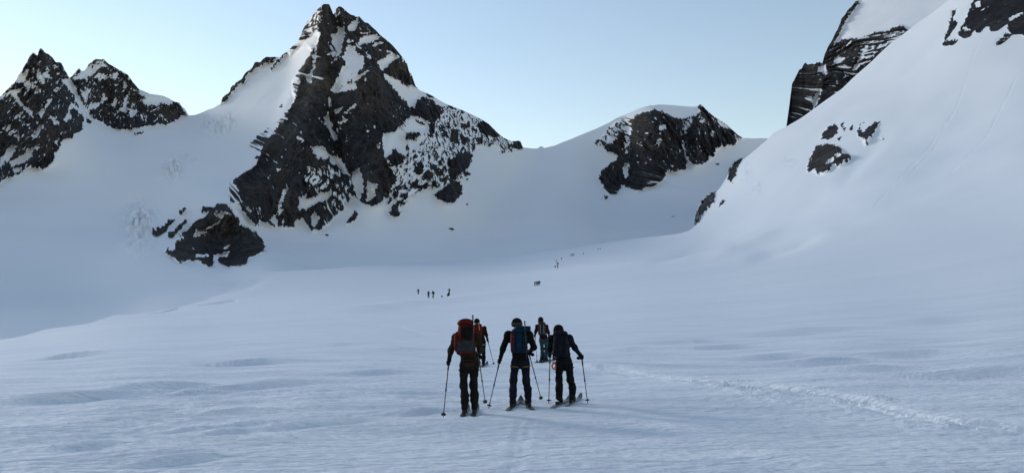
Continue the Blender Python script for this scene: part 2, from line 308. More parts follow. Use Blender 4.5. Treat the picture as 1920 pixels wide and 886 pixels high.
# rocks poking through beside the left arris of the main peak
many(480,130,S6,0.8,[[(265,445),(300,415),(322,430),(290,450)],[(370,310),(420,288),(400,318)]], 3)
many(480,130,S6,0.15,[[(0,790),(150,680),(200,740),(110,886),(0,886)],[(430,120),(500,20),(530,140),(470,330),(430,290)],[(250,600),(400,520),(420,570),(260,660)]], 3)
many(420,260,S6,0.2,[[(270,80),(350,0),(510,0),(430,150),(380,150)],[(345,240),(400,180),(440,180),(390,250)]], 3)
# lower outcrop
many(270,370,S6,-0.95,[[(590,470),(620,370),(640,400),(760,400),(720,440)],[(700,390),(860,290),(935,272),(800,362)],[(830,190),(860,150),(890,200),(910,150),(960,160),(1070,215),(1030,212),(960,190),(912,262),(888,230)],[(640,210),(690,170),(800,160),(700,250),(640,260)],
 [(600,678),(770,678),(760,702),(620,702)],[(820,690),(930,660),(1035,638),(960,702),(900,712),(830,790)],[(930,600),(1030,548),(1000,602)],[(1080,160),(1220,290),(1330,392),(1280,372),(1130,312),(1160,290)],[(560,605),(610,590),(590,612)]])
many(270,370,S6,0.9,[[(80,460),(100,400),(240,330),(280,260),(370,250),(370,290),(290,340),(270,410),(170,470)],[(260,440),(350,390),(520,235),(520,270),(430,380),(350,480),(300,490)],[(400,470),(480,410),(560,340),(620,290),(600,400),(540,470)],
 [(415,180),(430,120),(510,120),(480,190),(430,205)],[(555,160),(590,150),(575,180)],[(265,575),(295,560),(290,578)],[(235,640),(290,615),(295,650)]], 4)
# left peak
many(0,80,S6,-0.9,[[(110,570),(200,560),(260,560),(190,610),(250,710),(300,770),(370,800),(390,860),(300,810),(240,740),(190,680)],[(165,886),(290,800),(265,830),(225,886)],[(410,600),(440,510),(480,570),(430,600)],[(610,530),(660,570),(730,520),(670,585)],[(545,765),(570,680),(630,650),(580,735)],
 [(460,860),(490,790),(540,800),(490,870)],[(850,705),(990,840),(1080,886),(1000,886),(900,790),(850,750),(820,850),(775,886),(800,850)],[(0,640),(110,575),(120,600),(30,650),(0,680)],[(630,285),(680,262),(650,310)]])
many(0,80,S6,-0.35,[[(340,320),(310,430),(360,460),(370,510),(340,590),(260,470),(160,480),(250,360)],[(420,310),(500,370),(560,330),(550,270),(590,340),(590,400),(630,440),(580,420),(520,400),(540,500),(470,480),(460,400)],[(360,520),(460,390),(470,420),(380,540)]])
many(0,80,S6,-0.95,[[(815,425),(870,520),(955,680),(1005,790),(1060,840),(1110,886),(1030,886),(945,745),(865,600),(735,445),(750,440)]])
many(0,210,S6,-0.9,[[(120,590),(240,530),(310,490),(330,440),(470,408),(380,470),(360,560),(270,600),(150,650),(130,620)],[(0,540),(50,520),(120,400),(190,400),(170,470),(110,580),(40,620),(0,680)],[(368,322),(450,200),(460,158),(522,168),(450,260),(420,295)],[(590,20),(705,142),(650,162),(610,80)],
 [(150,90),(200,40),(270,0),(245,45)],[(58,232),(110,150),(132,160),(80,232)],[(165,305),(252,258),(220,312)],[(98,252),(162,228),(120,285)],[(778,62),(820,0),(842,60),(800,112),(748,112)],[(150,680),(260,650),(250,692),(160,722)],[(655,330),(685,340),(670,400)],[(705,250),(745,215),(730,255)],[(345,0),(400,60),(390,90)]])
# second peak
many(130,100,5.539,-0.95,[[(40,265),(130,190),(250,110),(330,130),(290,180),(220,230),(130,270)],[(110,380),(150,400),(210,370),(170,540),(150,480)],[(500,600),(570,540),(580,470),(640,370),(600,480),(590,620),(540,600)],[(620,568),(692,610),(640,672)],[(440,540),(475,455),(495,500),(470,560)],
 [(190,600),(300,540),(380,450),(402,460),(330,520),(200,530)],[(330,480),(380,370),(362,470)],[(568,290),(602,320),(575,382)],[(450,240),(490,190),(502,250),(470,270)],[(0,290),(30,290),(110,470),(190,600),(240,680),(160,660),(60,470)]])
many(130,100,5.539,-0.6,[[(640,360),(740,400),(850,428),(970,448),(1070,500),(1070,530),(950,520),(900,545),(800,540),(730,490),(830,470),(720,410)]])
many(130,100,5.539,-0.15,[[(250,260),(300,200),(430,230),(440,250),(330,280)],[(270,70),(350,70),(400,150),(330,150)]])
many(130,100,5.539,0.9,[[(665,830),(770,808),(782,825),(690,848)],[(175,668),(242,710),(210,738),(170,700)]], 2)
# dome
many(1080,170,3.8525,0.0,[[(130,390),(200,320),(330,200),(480,160),(400,210),(330,300),(250,400),(190,410)]])
many(1080,170,3.8525,-0.95,[[(350,520),(382,530),(360,640),(338,600)],[(768,338),(792,430),(822,530),(798,500),(772,400)],[(1000,190),(1112,272),(1055,262)],[(588,360),(622,350),(588,422)],[(678,540),(722,538),(700,552)],[(600,260),(650,240),(640,280),(600,280)]])
many(1080,170,3.8525,-0.1,[[(770,210),(830,190),(850,210),(780,330)],[(880,180),(935,190),(920,255),(885,215)],[(760,420),(790,440),(830,500),(790,480)],[(350,260),(400,220),(390,420),(350,470)],[(960,300),(1010,290),(990,350)]])
many(1080,170,3.8525,0.9,[[(998,522),(1032,513),(1026,532)],[(205,738),(242,770),(208,788)],[(178,780),(197,780),(190,790)]], 5)
# outcrops of the right-hand slope (regions 11..17)
OUT_T = (1500, 200, S6)
many(*OUT_T,0.85,[[(245,400),(270,310),(340,240),(410,200),(455,240),(450,310),(400,360),(330,400),(280,380)],[(430,370),(490,365),(480,410),(440,400)],[(460,210),(540,170),(510,230),(550,270),(530,300),(490,250)]], 11)
many(*OUT_T,0.78,[[(90,780),(85,700),(130,600),(190,460),(300,450),(350,440),(480,480),(520,560),(550,540),(610,560),(570,610),(460,690),(400,660),(350,750),(290,780),(200,790),(170,740)]], 12)
many(*OUT_T,-0.8,[[(290,680),(340,630),(400,590),(400,640),(330,680)],[(400,580),(440,550),(510,580),(440,590)]])
many(*OUT_T,0.75,[[(580,270),(610,220),(640,280),(600,290)],[(680,350),(690,250),(740,180),(780,170),(770,190),(710,240),(740,300),(800,240),(960,155),(900,270),(850,330),(780,420),(750,370)],[(945,345),(1000,320),(985,350)]], 13)
many(1080,170,3.8525,0.7,[[(1090,640),(1108,560),(1160,505),(1215,478),(1165,560),(1160,610),(1120,665)]], 14)
paint([(1299,427),(1306,400),(1315,380),(1329,363),(1343,360),(1341,375),(1325,392),(1312,412)], 0.6, 15)
many(1080,170,3.8525,0.9,[[(1032,835),(1048,790),(1078,778),(1062,820),(1040,842)]], 16)
many(1740,0,7.383,0.5,[[(190,650),(220,520),(280,400),(290,300),(320,250),(330,160),(400,110),(390,200),(340,260),(430,310),(360,430),(270,540),(430,560),(410,600),(340,640),(240,650)]], 17)
many(1740,0,7.383,0.8,[[(490,360),(560,150),(630,0),(700,-300),(1500,-1300),(3600,-1500),(3600,300),(1700,600),(1400,530),(1270,480),(1190,490),(1110,430),(1110,330),(960,440),(860,450),(840,370),(770,400),(740,460),(680,470),(630,430),(590,520),(490,545),(410,500),(440,400)]], 18)
many(1740,0,7.383,0.3,[[(900,660),(960,570),(1080,460),(1190,480),(1080,590),(990,650)]], 18)
many(1740,0,7.383,-0.6,[[(1120,280),(1200,200),(1320,160),(1320,200),(1200,240),(1130,300)],[(640,50),(720,10),(730,80),(680,100)],[(490,385),(590,400),(590,425),(490,415)]])
LEVEL = blur(LEVEL, 1.1); LSOFT = blur(LEVEL, 2.2); LEVEL0, LSOFT0 = LEVEL, LSOFT

# ------------------------------------------------------------------ shape of the far basin and its peaks: control points (direction, distance)
FAR = TPS([(-250,700,520),(0,655,480),(150,630,480),(250,600,480),(330,580,450),(420,550,490),(500,525,600),(650,515,720),(800,505,780),(960,490,830),(1100,475,870),(1250,455,900),(1400,430,950),(1500,420,1000),
 (-250,560,650),(0,560,650),(0,450,850),(150,450,850),(250,500,700),(350,520,640),(430,500,790),(430,390,890),(560,470,850),(700,455,900),(900,450,960),(1100,420,1050),(1250,400,1150),(1350,370,1250),(1450,330,1350),
 (-250,430,980),(-250,300,1130),(-250,215,1260),(0,345,1080),(100,310,1120),(160,240,1200),(0,180,1280),(75,92,1300),(125,140,1330),(180,230,1380),(183,112,1480),(260,240,1380),(300,180,1480),(354,217,1460),(340,240,1400),(260,300,1180),(250,400,980),
 (400,200,1400),(420,300,1130),(480,118,1420),(470,250,1190),(330,320,1080),(540,98,1380),(430,360,960),(500,418,930),(600,425,930),(700,395,960),(740,395,970),(860,370,1020),(880,300,1120),(980,280,1330),
 (560,250,1060),(620,250,1090),(700,250,1060),(800,250,1120),(605,8,1270),(640,15,1300),(700,50,1300),(765,125,1280),(780,165,1250),(850,200,1260),(920,240,1280),(620,120,1190),(700,140,1160),
 (1014,275,1420),(950,350,1180),(1080,255,1450),(1040,350,1200),(1120,240,1480),(1130,370,1280),(1180,360,1320),(1300,300,1400),(1390,262,1500),(1240,198,1520),(1315,197,1520),(1160,220,1500),(1230,220,1440),(1250,340,1310),(1440,262,1550),(1500,262,1580)])
SKYLINE = np.array([(-300,285),(-260,272),(-200,252),(-160,248),(-120,224),(-90,218),(-50,200),(0,181),(20,161),(37,138),(51,114),(57,101),(61,97),(66,99),(69,104),(71,104),(72,93),(75,90),(78.5,90),(82,95),(85,99),(91,101),(98,107),(104,116),(107,117),(111,116.5),(115,118),(119,126),(122,133),(126,138),(130,146),(134,143),(139,136),(145,131),(148.5,127),(152,133),(157,133),(161,129),(166,120),(176,113),(179,110.5),(183,111),(190,111.5),(195,110.5),(203,119),(212,124),(220,129),(229,134),(240,141),
 (250,155),(261,168),(270,172),(281,177),(293,178.5),(305,180),(315,184),(325,190),(333,192),(336,192),(341,200),(347,205),(354,217),(366,216),(378,211),(389,205.5),(400,201),(410,195),(414,193),(417,183),(424,177),(431,172),(432.5,163.6),(443,154),(453.6,148),(456,143),(459,138),(465,132),(473,127),(477.5,117),(482,116),(487.5,117),(493,111),(499,106.6),(508,107),(517,106.6),(524,107),(530,102),(538,97),(548,87),(558,79),(561,71),(563.6,65),(568,55),(572,48),(578,38),(583,31),(593,20),(603,11),(606,8.5),(609,7.6),(617,8),(619,12),(621,17),(623,22),(625.5,28),(627,25),(630,17),(635.5,12),(640,13),(645,17),(650,22),(656.7,27),(660,28.5),(664,29),(667,32),(673.6,31),(680,38),(684,42),(690.5,43.7),(698,51),(706,58),(712,65),(717,69),(726,76),(735.7,84.6),(743,93),(750,101.5),(758,111),(764,121),(766.7,134),(772,139),(775,149.5),(779.4,162),(788,170),(800,175),(811,180),(826,189),(843.6,197.6),(866,206),(890.6,218),(908,227),(916,232),(923,238.7),(930,246),(937.5,253),(944,258),(952,262),(960,265),(967,264.5),(972,263.5),(976,265),(979,273),(982,278),
 (1000,278.5),(1008,277.5),(1011,275),(1014,273),(1018,275),(1021,277),(1040,272.5),(1080,255.6),(1100,248),(1119,241),(1140,231),(1158,220.6),(1184,210),(1200,204),(1215,200),(1219,198),(1222,199),(1236,196.7),(1262,197.8),(1287.7,200.6),(1303,201),(1308,198),(1311,196.7),(1315,196),(1321,202),(1330,211),(1339.6,219),(1352,227),(1365.5,236),(1375,245),(1383.7,253),(1395,259.6),(1412,260),(1436,259.6),(1470,262),(1520,270)])
BOTTOM = np.array([(-300,715),(0,660),(120,635),(240,612),(330,597),(400,580),(440,556),(500,530),(600,525),(860,509),(960,501),(1100,481),(1200,467),(1300,448),(1400,420),(1520,400)])
def lines_relief(px, py):
    """ridges (+, metres towards the viewer) and gullies (-) drawn along their courses"""
    R = np.zeros(np.shape(px))
    for amp, w, ln in [(-34, 9, [(626,28),(632,60),(626,110),(621,200),(617,230),(622,262),(640,300),(652,325)]), (24, 9, [(603,12),(598,70),(570,120),(553,165),(525,235),(490,285),(440,345)]),
        (26, 22, [(700,135),(712,180),(700,260),(690,330)]), (22, 26, [(590,110),(582,200),(560,290),(540,380)]), (16, 10, [(800,205),(765,225),(740,250),(722,300)]), (-14, 10, [(718,120),(745,170),(772,215)]),
        (-16, 9, [(668,330),(664,375)]), (14, 8, [(690,330),(710,378)]), (-28, 7, [(131,146),(145,178),(160,210),(170,222)]), (20, 14, [(75,92),(85,160),(100,230),(90,290)]), (14, 10, [(61,98),(30,165),(5,230)]),
        (16, 14, [(183,112),(215,170),(240,225)]), (-12, 8, [(232,160),(228,210)]), (12, 12, [(281,178),(262,225)]), (-14, 8, [(1173,230),(1172,300),(1166,345)]), (18, 22, [(1225,210),(1215,300),(1195,355)]), (-12, 7, [(1280,230),(1285,300),(1290,308)]),
        (16, 14, [(1315,198),(1310,260),(1300,300)]), (22, 22, [(440,395),(450,440),(440,490)]), (18, 12, [(860,300),(870,330)]), (14, 9, [(845,355),(840,370)])]:
        R += amp * np.exp(-0.5 * (seg_dist(px, py, ln) / w) ** 2)
    return R
def crag(px, py, r):
    """uneven relief of bare rock in metres, and the pattern of ledges that hold snow"""
    u = px * r / FPX; v = py * r / FPX
    w1 = fbm(u / 60, v / 60, 2, 31) * 6; w2 = fbm(u / 60, v / 60, 2, 37) * 6
    a = math.radians(24); s = (u + w1) * math.cos(a) + (v + w2) * math.sin(a); t = -(u + w1) * math.sin(a) + (v + w2) * math.cos(a)
    R = 12 * ridged(s / 46, t / 110, 3, 3) + 8.0 * ridged(s / 17, t / 34, 3, 11) + 4.2 * ridged(s / 7, t / 9, 2, 19) + 1.6 * perlin(s / 2.6, t / 3.2, 23)
    return R
def stripes(px, py, r):
    """where snow lodges: thin slanting streaks and ledges whose lie changes across the peaks"""
    u = px * r / FPX; v = py * r / FPX; w = fbm(u / 30, v / 30, 2, 91) * 7
    def lay(deg, seed):
        a = math.radians(deg); s = (u + w) * math.cos(a) - v * math.sin(a); t = (u + w) * math.sin(a) + v * math.cos(a)
        thin = 1 - np.abs(perlin(s / 22, t / 7, seed + 9)) * 5
        return 0.55 * fbm(s / 15, t / 3.6, 3, seed, 0.65) + 0.62 * fbm(s / 6, t / 1.9, 2, seed + 5, 0.7) - 0.5 * np.clip(thin, 0, 1) * smooth(-0.1, 0.35, fbm(u / 40, v / 40, 2, seed + 13))
    k = smooth(690, 760, px) * (1 - smooth(990, 1050, px)); f = smooth(380, 440, px) * (1 - k) * (1 - smooth(990, 1050, px))
    return lay(30, 53) * k + lay(68, 153) * f + lay(48, 253) * (1 - k - f)

BARE = {}
def build_sheet(px_cols, top, bot, nrow, rfun, snow_relief, back, extra_rows=None, rock_gain=1.0, mid=None, ns=1.0):
    """a terrain sheet: columns are bearings, rows run from its crest down to its foot; behind the crest the far side falls away"""
    t = np.linspace(0, 1, nrow)[:, None]; PX = np.broadcast_to(px_cols[None], (nrow, len(px_cols))).copy()
    if mid is None: PY = top[None] + (bot - top)[None] * t
    else:
        k = np.clip(t / 0.3, 0, 1); PY = np.where(t < 0.3, top[None] + (mid - top)[None] * k, mid[None] + (bot - mid)[None] * (t - 0.3) / 0.7)
    if extra_rows is not None:
        e = bot[None] + extra_rows[:, None]; PY = np.vstack([PY, e]); PX = np.vstack([PX, np.broadcast_to(px_cols[None], e.shape)])
    r = rfun(PX, PY)
    jx = 3.0 * fbm(PX / 7, PY / 7, 3, 41, .7); jy = 3.0 * fbm(PX / 7, PY / 7, 3, 43, .7)
    far = smooth(60, 200, r)
    L = sample(LEVEL, PX + jx, PY + jy); LS = sample(LSOFT, PX, PY)
    R = crag(PX, PY, r * ns) * rock_gain
    led = np.zeros_like(R); led[1:-1] = (R[2:] - R[:-2]) / np.maximum(PY[2:] - PY[:-2], 1e-3)
    M = (L + np.where(L > -1.0, stripes(PX, PY, r * ns) - np.clip(led / max(rock_gain, .3), -3, 3) * 0.09, 0)) ; M[far < 0.5] = -1
    wgt = smooth(-0.9, 0.3, LS) * far
    rr = r - (R + 3.0 * rock_gain) * wgt - lines_relief(PX, PY) * (rock_gain > 0.9) * 1.0
    rr -= np.where(M > 0, 1.4 * rock_gain, 0.0) * far * wgt
    X, Y, Z = point(PX, PY, rr)
    Z = Z + snow_relief(X, Y, r, PX, PY) * (1 - wgt)
    X = [X]; Y = [Y]; Z = [Z]; Ms = [M]
    hx, hy = X[0][0] / np.hypot(X[0][0], Y[0][0]), Y[0][0] / np.hypot(X[0][0], Y[0][0])
    for dr, dz in back:                                              # far side of the crest
        X.insert(0, (X[-1][0] + hx * dr)[None]); Y.insert(0, (Y[-1][0] + hy * dr)[None]); Z.insert(0, (Z[-1][0] - dz)[None]); Ms.insert(0, M[:1])
    X, Y, Z, Ms = (np.vstack(a) for a in (X, Y, Z, Ms)); nb = len(back)
    V = np.stack([X, Y, Z], -1).reshape(-1, 3); R_, C_ = X.shape
    idx = np.arange(R_ * C_).reshape(R_, C_)
    F = np.stack([idx[1:, :-1], idx[1:, 1:], idx[:-1, 1:], idx[:-1, :-1]], -1).reshape(-1, 4)
    fm = np.maximum(np.maximum(Ms[1:, :-1], Ms[1:, 1:]), np.maximum(Ms[:-1, 1:], Ms[:-1, :-1])).ravel() > 0; BARE.clear(); BARE['bare'] = np.clip(Ms.ravel() * 1.6, -1, 1)
    PXb = np.vstack([PX[:1]] * nb + [PX]); PYb = np.vstack([PY[:1]] * nb + [PY])
    fx = ((PXb[1:, :-1] + PXb[:-1, 1:]) / 2).ravel(); fy = ((PYb[1:, :-1] + PYb[:-1, 1:]) / 2).ravel()
    reg = REGION[np.clip((fy - RY0).astype(int), 0, REGION.shape[0] - 1), np.clip((fx - RX0).astype(int), 0, REGION.shape[1] - 1)]
    return V, F, fm, fx, fy, reg, PXb.ravel(), PYb.ravel(), np.hypot(V[:, 0], V[:, 1])

# fill region labels outwards so that ragged edges keep their owner
def grow(R, n):
    for _ in range(n):
        for ax, sh in ((0, 1), (0, -1), (1, 1), (1, -1)):
            S = np.roll(R, sh, ax); R = np.where(R == 0, S, R)
    return R
REG_SNOW = REGION.copy(); REGION = grow(REGION, 7)

# ------------------------------------------------------------------ far basin, peaks, dome
def far_relief(X, Y, r, PX, PY):
    z = 2.2 * fbm(X / 120, Y / 120, 3, 5) + 0.10 * fbm(X / 28, Y / 28, 2, 9)
    for cx, cy, sx, sy, amp, sc in ICE: z = z + amp * np.exp(-((PX - cx) / sx) ** 2 - ((PY - cy) / sy) ** 2) * ridged(X / sc, (Z_OF(PY, r)) / sc, 3, 71)
    return z
def Z_OF(PY, r): return CAMZ + (HOR - PY) / FPX * r
ICE = [(262, 425, 24, 34, 16, 18), (325, 318, 15, 16, 12, 14), (403, 238, 24, 14, 4, 14), (350, 295, 16, 10, 2, 12), (430, 225, 14, 14, 2.5, 14)]
cols = np.arange(-280, 1500, 1.25)
V, F, fm, fx, fy, reg, vpx, vpy, vr = build_sheet(cols, np.interp(cols, *SKYLINE.T), np.interp(cols, *BOTTOM.T), 430, FAR, far_relief, [(6, 5), (50, 60), (250, 300)])
ice = np.zeros(len(V))
for (cx, cy, sx, sy, amp, sc) in ICE:
    n = fbm((vpx - .5 * vpy) / 6, (vpy + .4 * vpx) / 14, 4, 77)
    ice = np.maximum(ice, np.clip(np.exp(-((vpx - cx) / sx) ** 2 - ((vpy - cy) / sy) ** 2) * (0.25 + 2.0 * n), 0, 1) * min(1, amp / 6))
A = {'near': np.zeros(len(V)), 'fresh': np.zeros(len(V)), 'ice': ice}
RS = REG_SNOW[np.clip((fy - RY0).astype(int), 0, REG_SNOW.shape[0] - 1), np.clip((fx - RX0).astype(int), 0, REG_SNOW.shape[1] - 1)]
o = link_mesh('snow_basin', sub_mesh('snow_basin', V, F, ~fm & ~np.isin(RS, (1, 2, 3, 4, 5)), True, A), SNOW)
tag(o, 'wide snow-filled basin sweeping up to the saddle between the peaks', 'snow basin', kind='structure')
PEAKS = {1: ('mountain_peak', 'jagged dark rock peak with twin pointed summit and snow-filled gullies'), 2: ('mountain_peak', 'lower rounded rock peak behind the jagged twin-pointed one'),
         3: ('mountain_peak', 'tall pyramid-shaped rock peak with a notched summit above the basin'), 5: ('rock_dome', 'rounded dark rock dome capped with snow beside the saddle')}
for k, (nm, lb) in PEAKS.items():
    me_ids = fm & (reg == k) if k != 3 else fm & np.isin(reg, (3, 6, 0))
    o = tag(link_mesh(nm, sub_mesh(nm, V, F, me_ids, False, BARE), ROCK), lb, 'mountain', kind='structure')
    link_mesh('snow_cover', sub_mesh('snow_cover', V, F, ~fm & (RS == k), True, A), SNOW, o)['kind'] = 'stuff'
o = link_mesh('rock_outcrop', sub_mesh('rock_outcrop', V, F, fm & (reg == 4), False, BARE), ROCK)
tag(o, 'broad dark rock outcrop streaked with snow at the foot of the pyramid peak', 'rock outcrop')
link_mesh('snow_cover', sub_mesh('snow_cover', V, F, ~fm & (RS == 4), True, A), SNOW, o)['kind'] = 'stuff'

# ------------------------------------------------------------------ cliff behind the right-hand slope
S4 = 4.663
LEVEL = np.full(LEVEL.shape, 0.62)
paint([(1563,84),(1580,74),(1610,72),(1625,68),(1640,60),(1660,58),(1690,47),(1706,58),(1840,62),(1840,-200),(1640,-200),(1618,-20),(1611,5),(1588,35),(1580,52)], -1.1)
many(1470,60,S4,0.15,[[(640,70),(720,40),(830,20),(1060,-10),(1060,30),(830,160),(640,330),(580,390),(600,300),(680,180)]])
many(1470,60,S4,-0.95,[[(580,372),(645,240),(682,218),(640,300)],[(245,640),(262,560),(326,486),(305,580),(260,672)],[(300,300),(362,285),(372,360),(300,345)],[(430,255),(480,215),(550,240),(480,275)]])
many(1470,60,S4,0.35,[[(420,290),(620,200),(600,380),(400,540),(440,420)],[(60,560),(250,500),(240,680),(50,740)]])
LEVEL = blur(LEVEL, 1.0); LSOFT = blur(LEVEL, 2.2)
CLIFF = TPS([(1470,240,900),(1480,200,930),(1486,154,960),(1511,119,990),(1540,115,985),(1560,78,1010),(1578,35,1050),(1610,0,1090),(1650,-80,1160),(1500,240,890),(1550,200,900),(1600,150,905),(1560,140,915),(1600,80,950),(1640,115,890),(1640,60,950),(1700,60,900),(1700,0,1010),(1760,-40,1030),(1830,-60,1000),(1830,60,850),(1700,140,820),(1560,260,850)])
CTOP = np.array([(1468,252),(1474,238),(1478.6,208.5),(1482,180),(1485.5,154),(1488,153),(1491,146),(1495,138),(1498.5,131.6),(1503,128),(1507,121),(1511,118),(1516,121),(1521,119),(1528,121.6),(1532,116),(1538,118),(1542,119),(1545.6,104),(1549,95),(1553,86),(1558,79),(1565,66),(1573,50),(1576,42),(1578,35),(1590,19),(1603,5),(1610,0),(1630,-30),(1680,-80),(1760,-140),(1840,-190)])
SIL = np.array([(-320,703),(0,637),(60,625),(120,612),(180,601),(240,590),(330,576),(380,560),(440,533),(500,508),(600,503),(700,497),(860,487),(960,479),(1100,459),(1200,445),(1260,437),(1292,430),(1300,424),(1308,402),(1316,382),(1329,364),(1342,359),(1352,346),(1365,326),(1372,311),(1384,303),(1395,296),(1420,277),(1440,261),(1450,250),(1474,238),(1500,221),(1528,201),(1578,166),(1598,146),(1637,114),(1672,80),(1707,54),(1724,40),(1800,-12),(1900,-80),(2240,-205)])
cols = np.arange(1469, 1840, 1.25); bt = np.interp(cols, *SIL.T) + 25
def plain_relief(X, Y, r, PX, PY): return 1.5 * fbm(X / 60, Y / 60, 3, 5)
V, F, fm, fx, fy, reg, vpx, vpy, vr = build_sheet(cols, np.minimum(np.interp(cols, *CTOP.T) + 2.2 * fbm(cols / 6, cols * 0, 3, 301, .7), bt - 4), bt, 190, CLIFF, plain_relief, [(6, 5), (40, 60), (150, 200)], rock_gain=0.8, ns=1.5)
A = {k: np.zeros(len(V)) for k in ('near', 'fresh', 'ice')}
o = tag(link_mesh('rock_cliff', sub_mesh('rock_cliff', V, F, fm, False, BARE), ROCK), 'steep black rock cliff rising behind the smooth snow slope', 'cliff', kind='structure')
link_mesh('snow_cover', sub_mesh('snow_cover', V, F, ~fm, True, A), SNOW, o)['kind'] = 'stuff'

# ------------------------------------------------------------------ the snowfield we stand on and the slope on the right
LEVEL, LSOFT = LEVEL0, LSOFT0
gp = [(-320,700,80),(-320,720,40),(0,637,130),(0,660,72),(0,690,40),(0,720,24.5),(120,612,150),(250,590,170),(250,620,85),(250,650,52),(250,690,30),(330,577,230),(420,545,380),(500,508,650),(500,540,400),(500,575,200),(500,610,90),(500,650,50),(500,690,28.5),
 (760,494,720),(760,530,430),(760,565,225),(760,610,75),(760,650,45),(760,690,28),(812,563,240),(899,690,29.3),(1018,681,31.5),(960,479,780),(960,510,560),(960,548,270),(960,600,80),(960,640,48),(1045,497,540),(1008,536,330),(1100,460,780),(1074,478,650),(1123,466,690),
 (1200,446,800),(1200,480,520),(1200,520,280),(1200,580,90),(1200,640,43),(1300,428,600),(1365,325,640),(1440,262,680),(1474,238,690),(1578,166,690),(1707,54,730),(1300,480,430),(1300,520,260),(1400,480,400),(1400,420,500),(1400,350,590),(1400,580,90),(1400,530,180),
 (1600,640,40),(1600,600,62),(1600,540,130),(1600,500,220),(1600,460,310),(1600,400,390),(1600,300,490),(1600,200,610),(1920,640,38),(1920,600,55),(1920,540,100),(1920,480,180),(1920,440,260),(1920,380,330),(1920,300,400),(1920,200,480),(1920,100,560),(1920,0,640),
 (1780,60,650),(1750,200,540),(1750,350,410),(1750,450,280),(2240,640,36),(2240,540,85),(2240,440,205),(2240,300,330),(2240,100,490),(2240,0,570),(1850,-60,720),(1724,38,740),(2240,-200,720)]
for q in range(-320, 2300, 400):
    for yy in (760, 830): gp.append((q, yy, float(plane_r(q, yy))))
GT = BSpline(TPS(gp), -420, 2360, 40, -260, 900, 12, 75)
def ground_r(px, py):
    w = smooth(700, 780, py); return np.exp(np.log(GT(px, np.minimum(py, 810))) * (1 - w) + np.log(plane_r(px, np.maximum(py, 640))) * w)
TRACK = [(1140,688),(1230,702),(1330,714),(1430,725),(1530,738),(1620,752),(1700,772),(1780,788),(1960,797),(2240,800)]
TRACKW = [tuple(float(c) for c in point(a, b, ground_r(np.array(float(a)), np.array(float(b))))[:2]) for a, b in TRACK]
SIDE = [tuple(float(c) for c in point(a, b, ground_r(np.array(float(a)), np.array(float(b))))[:2]) for a, b in [(1335,712),(1370,730),(1420,745),(1520,760)]]
LIP = [tuple(float(c) for c in point(a, b, ground_r(np.array(float(a)), np.array(float(b))))[:2]) for a, b in [(1130,764),(1240,792),(1330,818),(1470,850),(1560,880)]]
OWN = [[tuple(float(c) for c in point(a + d, b, ground_r(np.array(float(a + d)), np.array(float(b))))[:2]) for a, b in [(968,1100),(962,886),(972,830),(985,790)]] for d in (-7, 9)]
OLD = [tuple(float(c) for c in point(a, b, ground_r(np.array(float(a)), np.array(float(b))))[:2]) for a, b in [(560,590),(640,600),(740,614),(800,630)]]
# wind-carved hollows with a sharp lip: (pixel, length m, width m, depth m, heading deg)
HOLLOW = [(135,667,6,1.3,.22,20),(475,681,7,1.2,.20,28),(290,728,5,.8,.16,30),(140,748,6,.9,.14,35),(520,722,7,.8,.12,38),(700,700,5,.7,.10,30),(640,646,7,1.5,.16,22),(730,655,9,1.3,.14,24),(560,800,2.2,.5,.07,36),(420,812,2.0,.4,.06,36),(640,795,2.0,.35,.06,34),
 (1540,676,6,1.0,.14,8),(1640,693,6,1.0,.12,4),(1700,665,7,1.2,.13,6),(1450,668,6,1.2,.12,10),(1840,705,5,1.0,.12,0),(1250,640,9,1.6,.16,12),(1180,655,5,1.0,.10,14),(1500,620,12,3,.2,12),(1750,600,14,4,.22,8),(1350,650,6,1.2,.1,10),(330,860,1.6,.3,.05,34),(180,835,2.4,.45,.06,36),(790,772,2.0,.4,.06,30)]
HW = []
for a, b, ln, wd, dp, hd in HOLLOW:
    x_, y_, _ = point(float(a), float(b), float(ground_r(np.array(float(a)), np.array(float(b))))); rr_ = math.hypot(float(x_), float(y_)); wd = max(wd, 1.7 * rr_ * rr_ / 2713); HW.append((float(x_), float(y_), max(ln, 2.2 * wd), wd, dp, math.radians(hd)))
def rot(x, y, a): return x * math.cos(a) + y * math.sin(a), -x * math.sin(a) + y * math.cos(a)
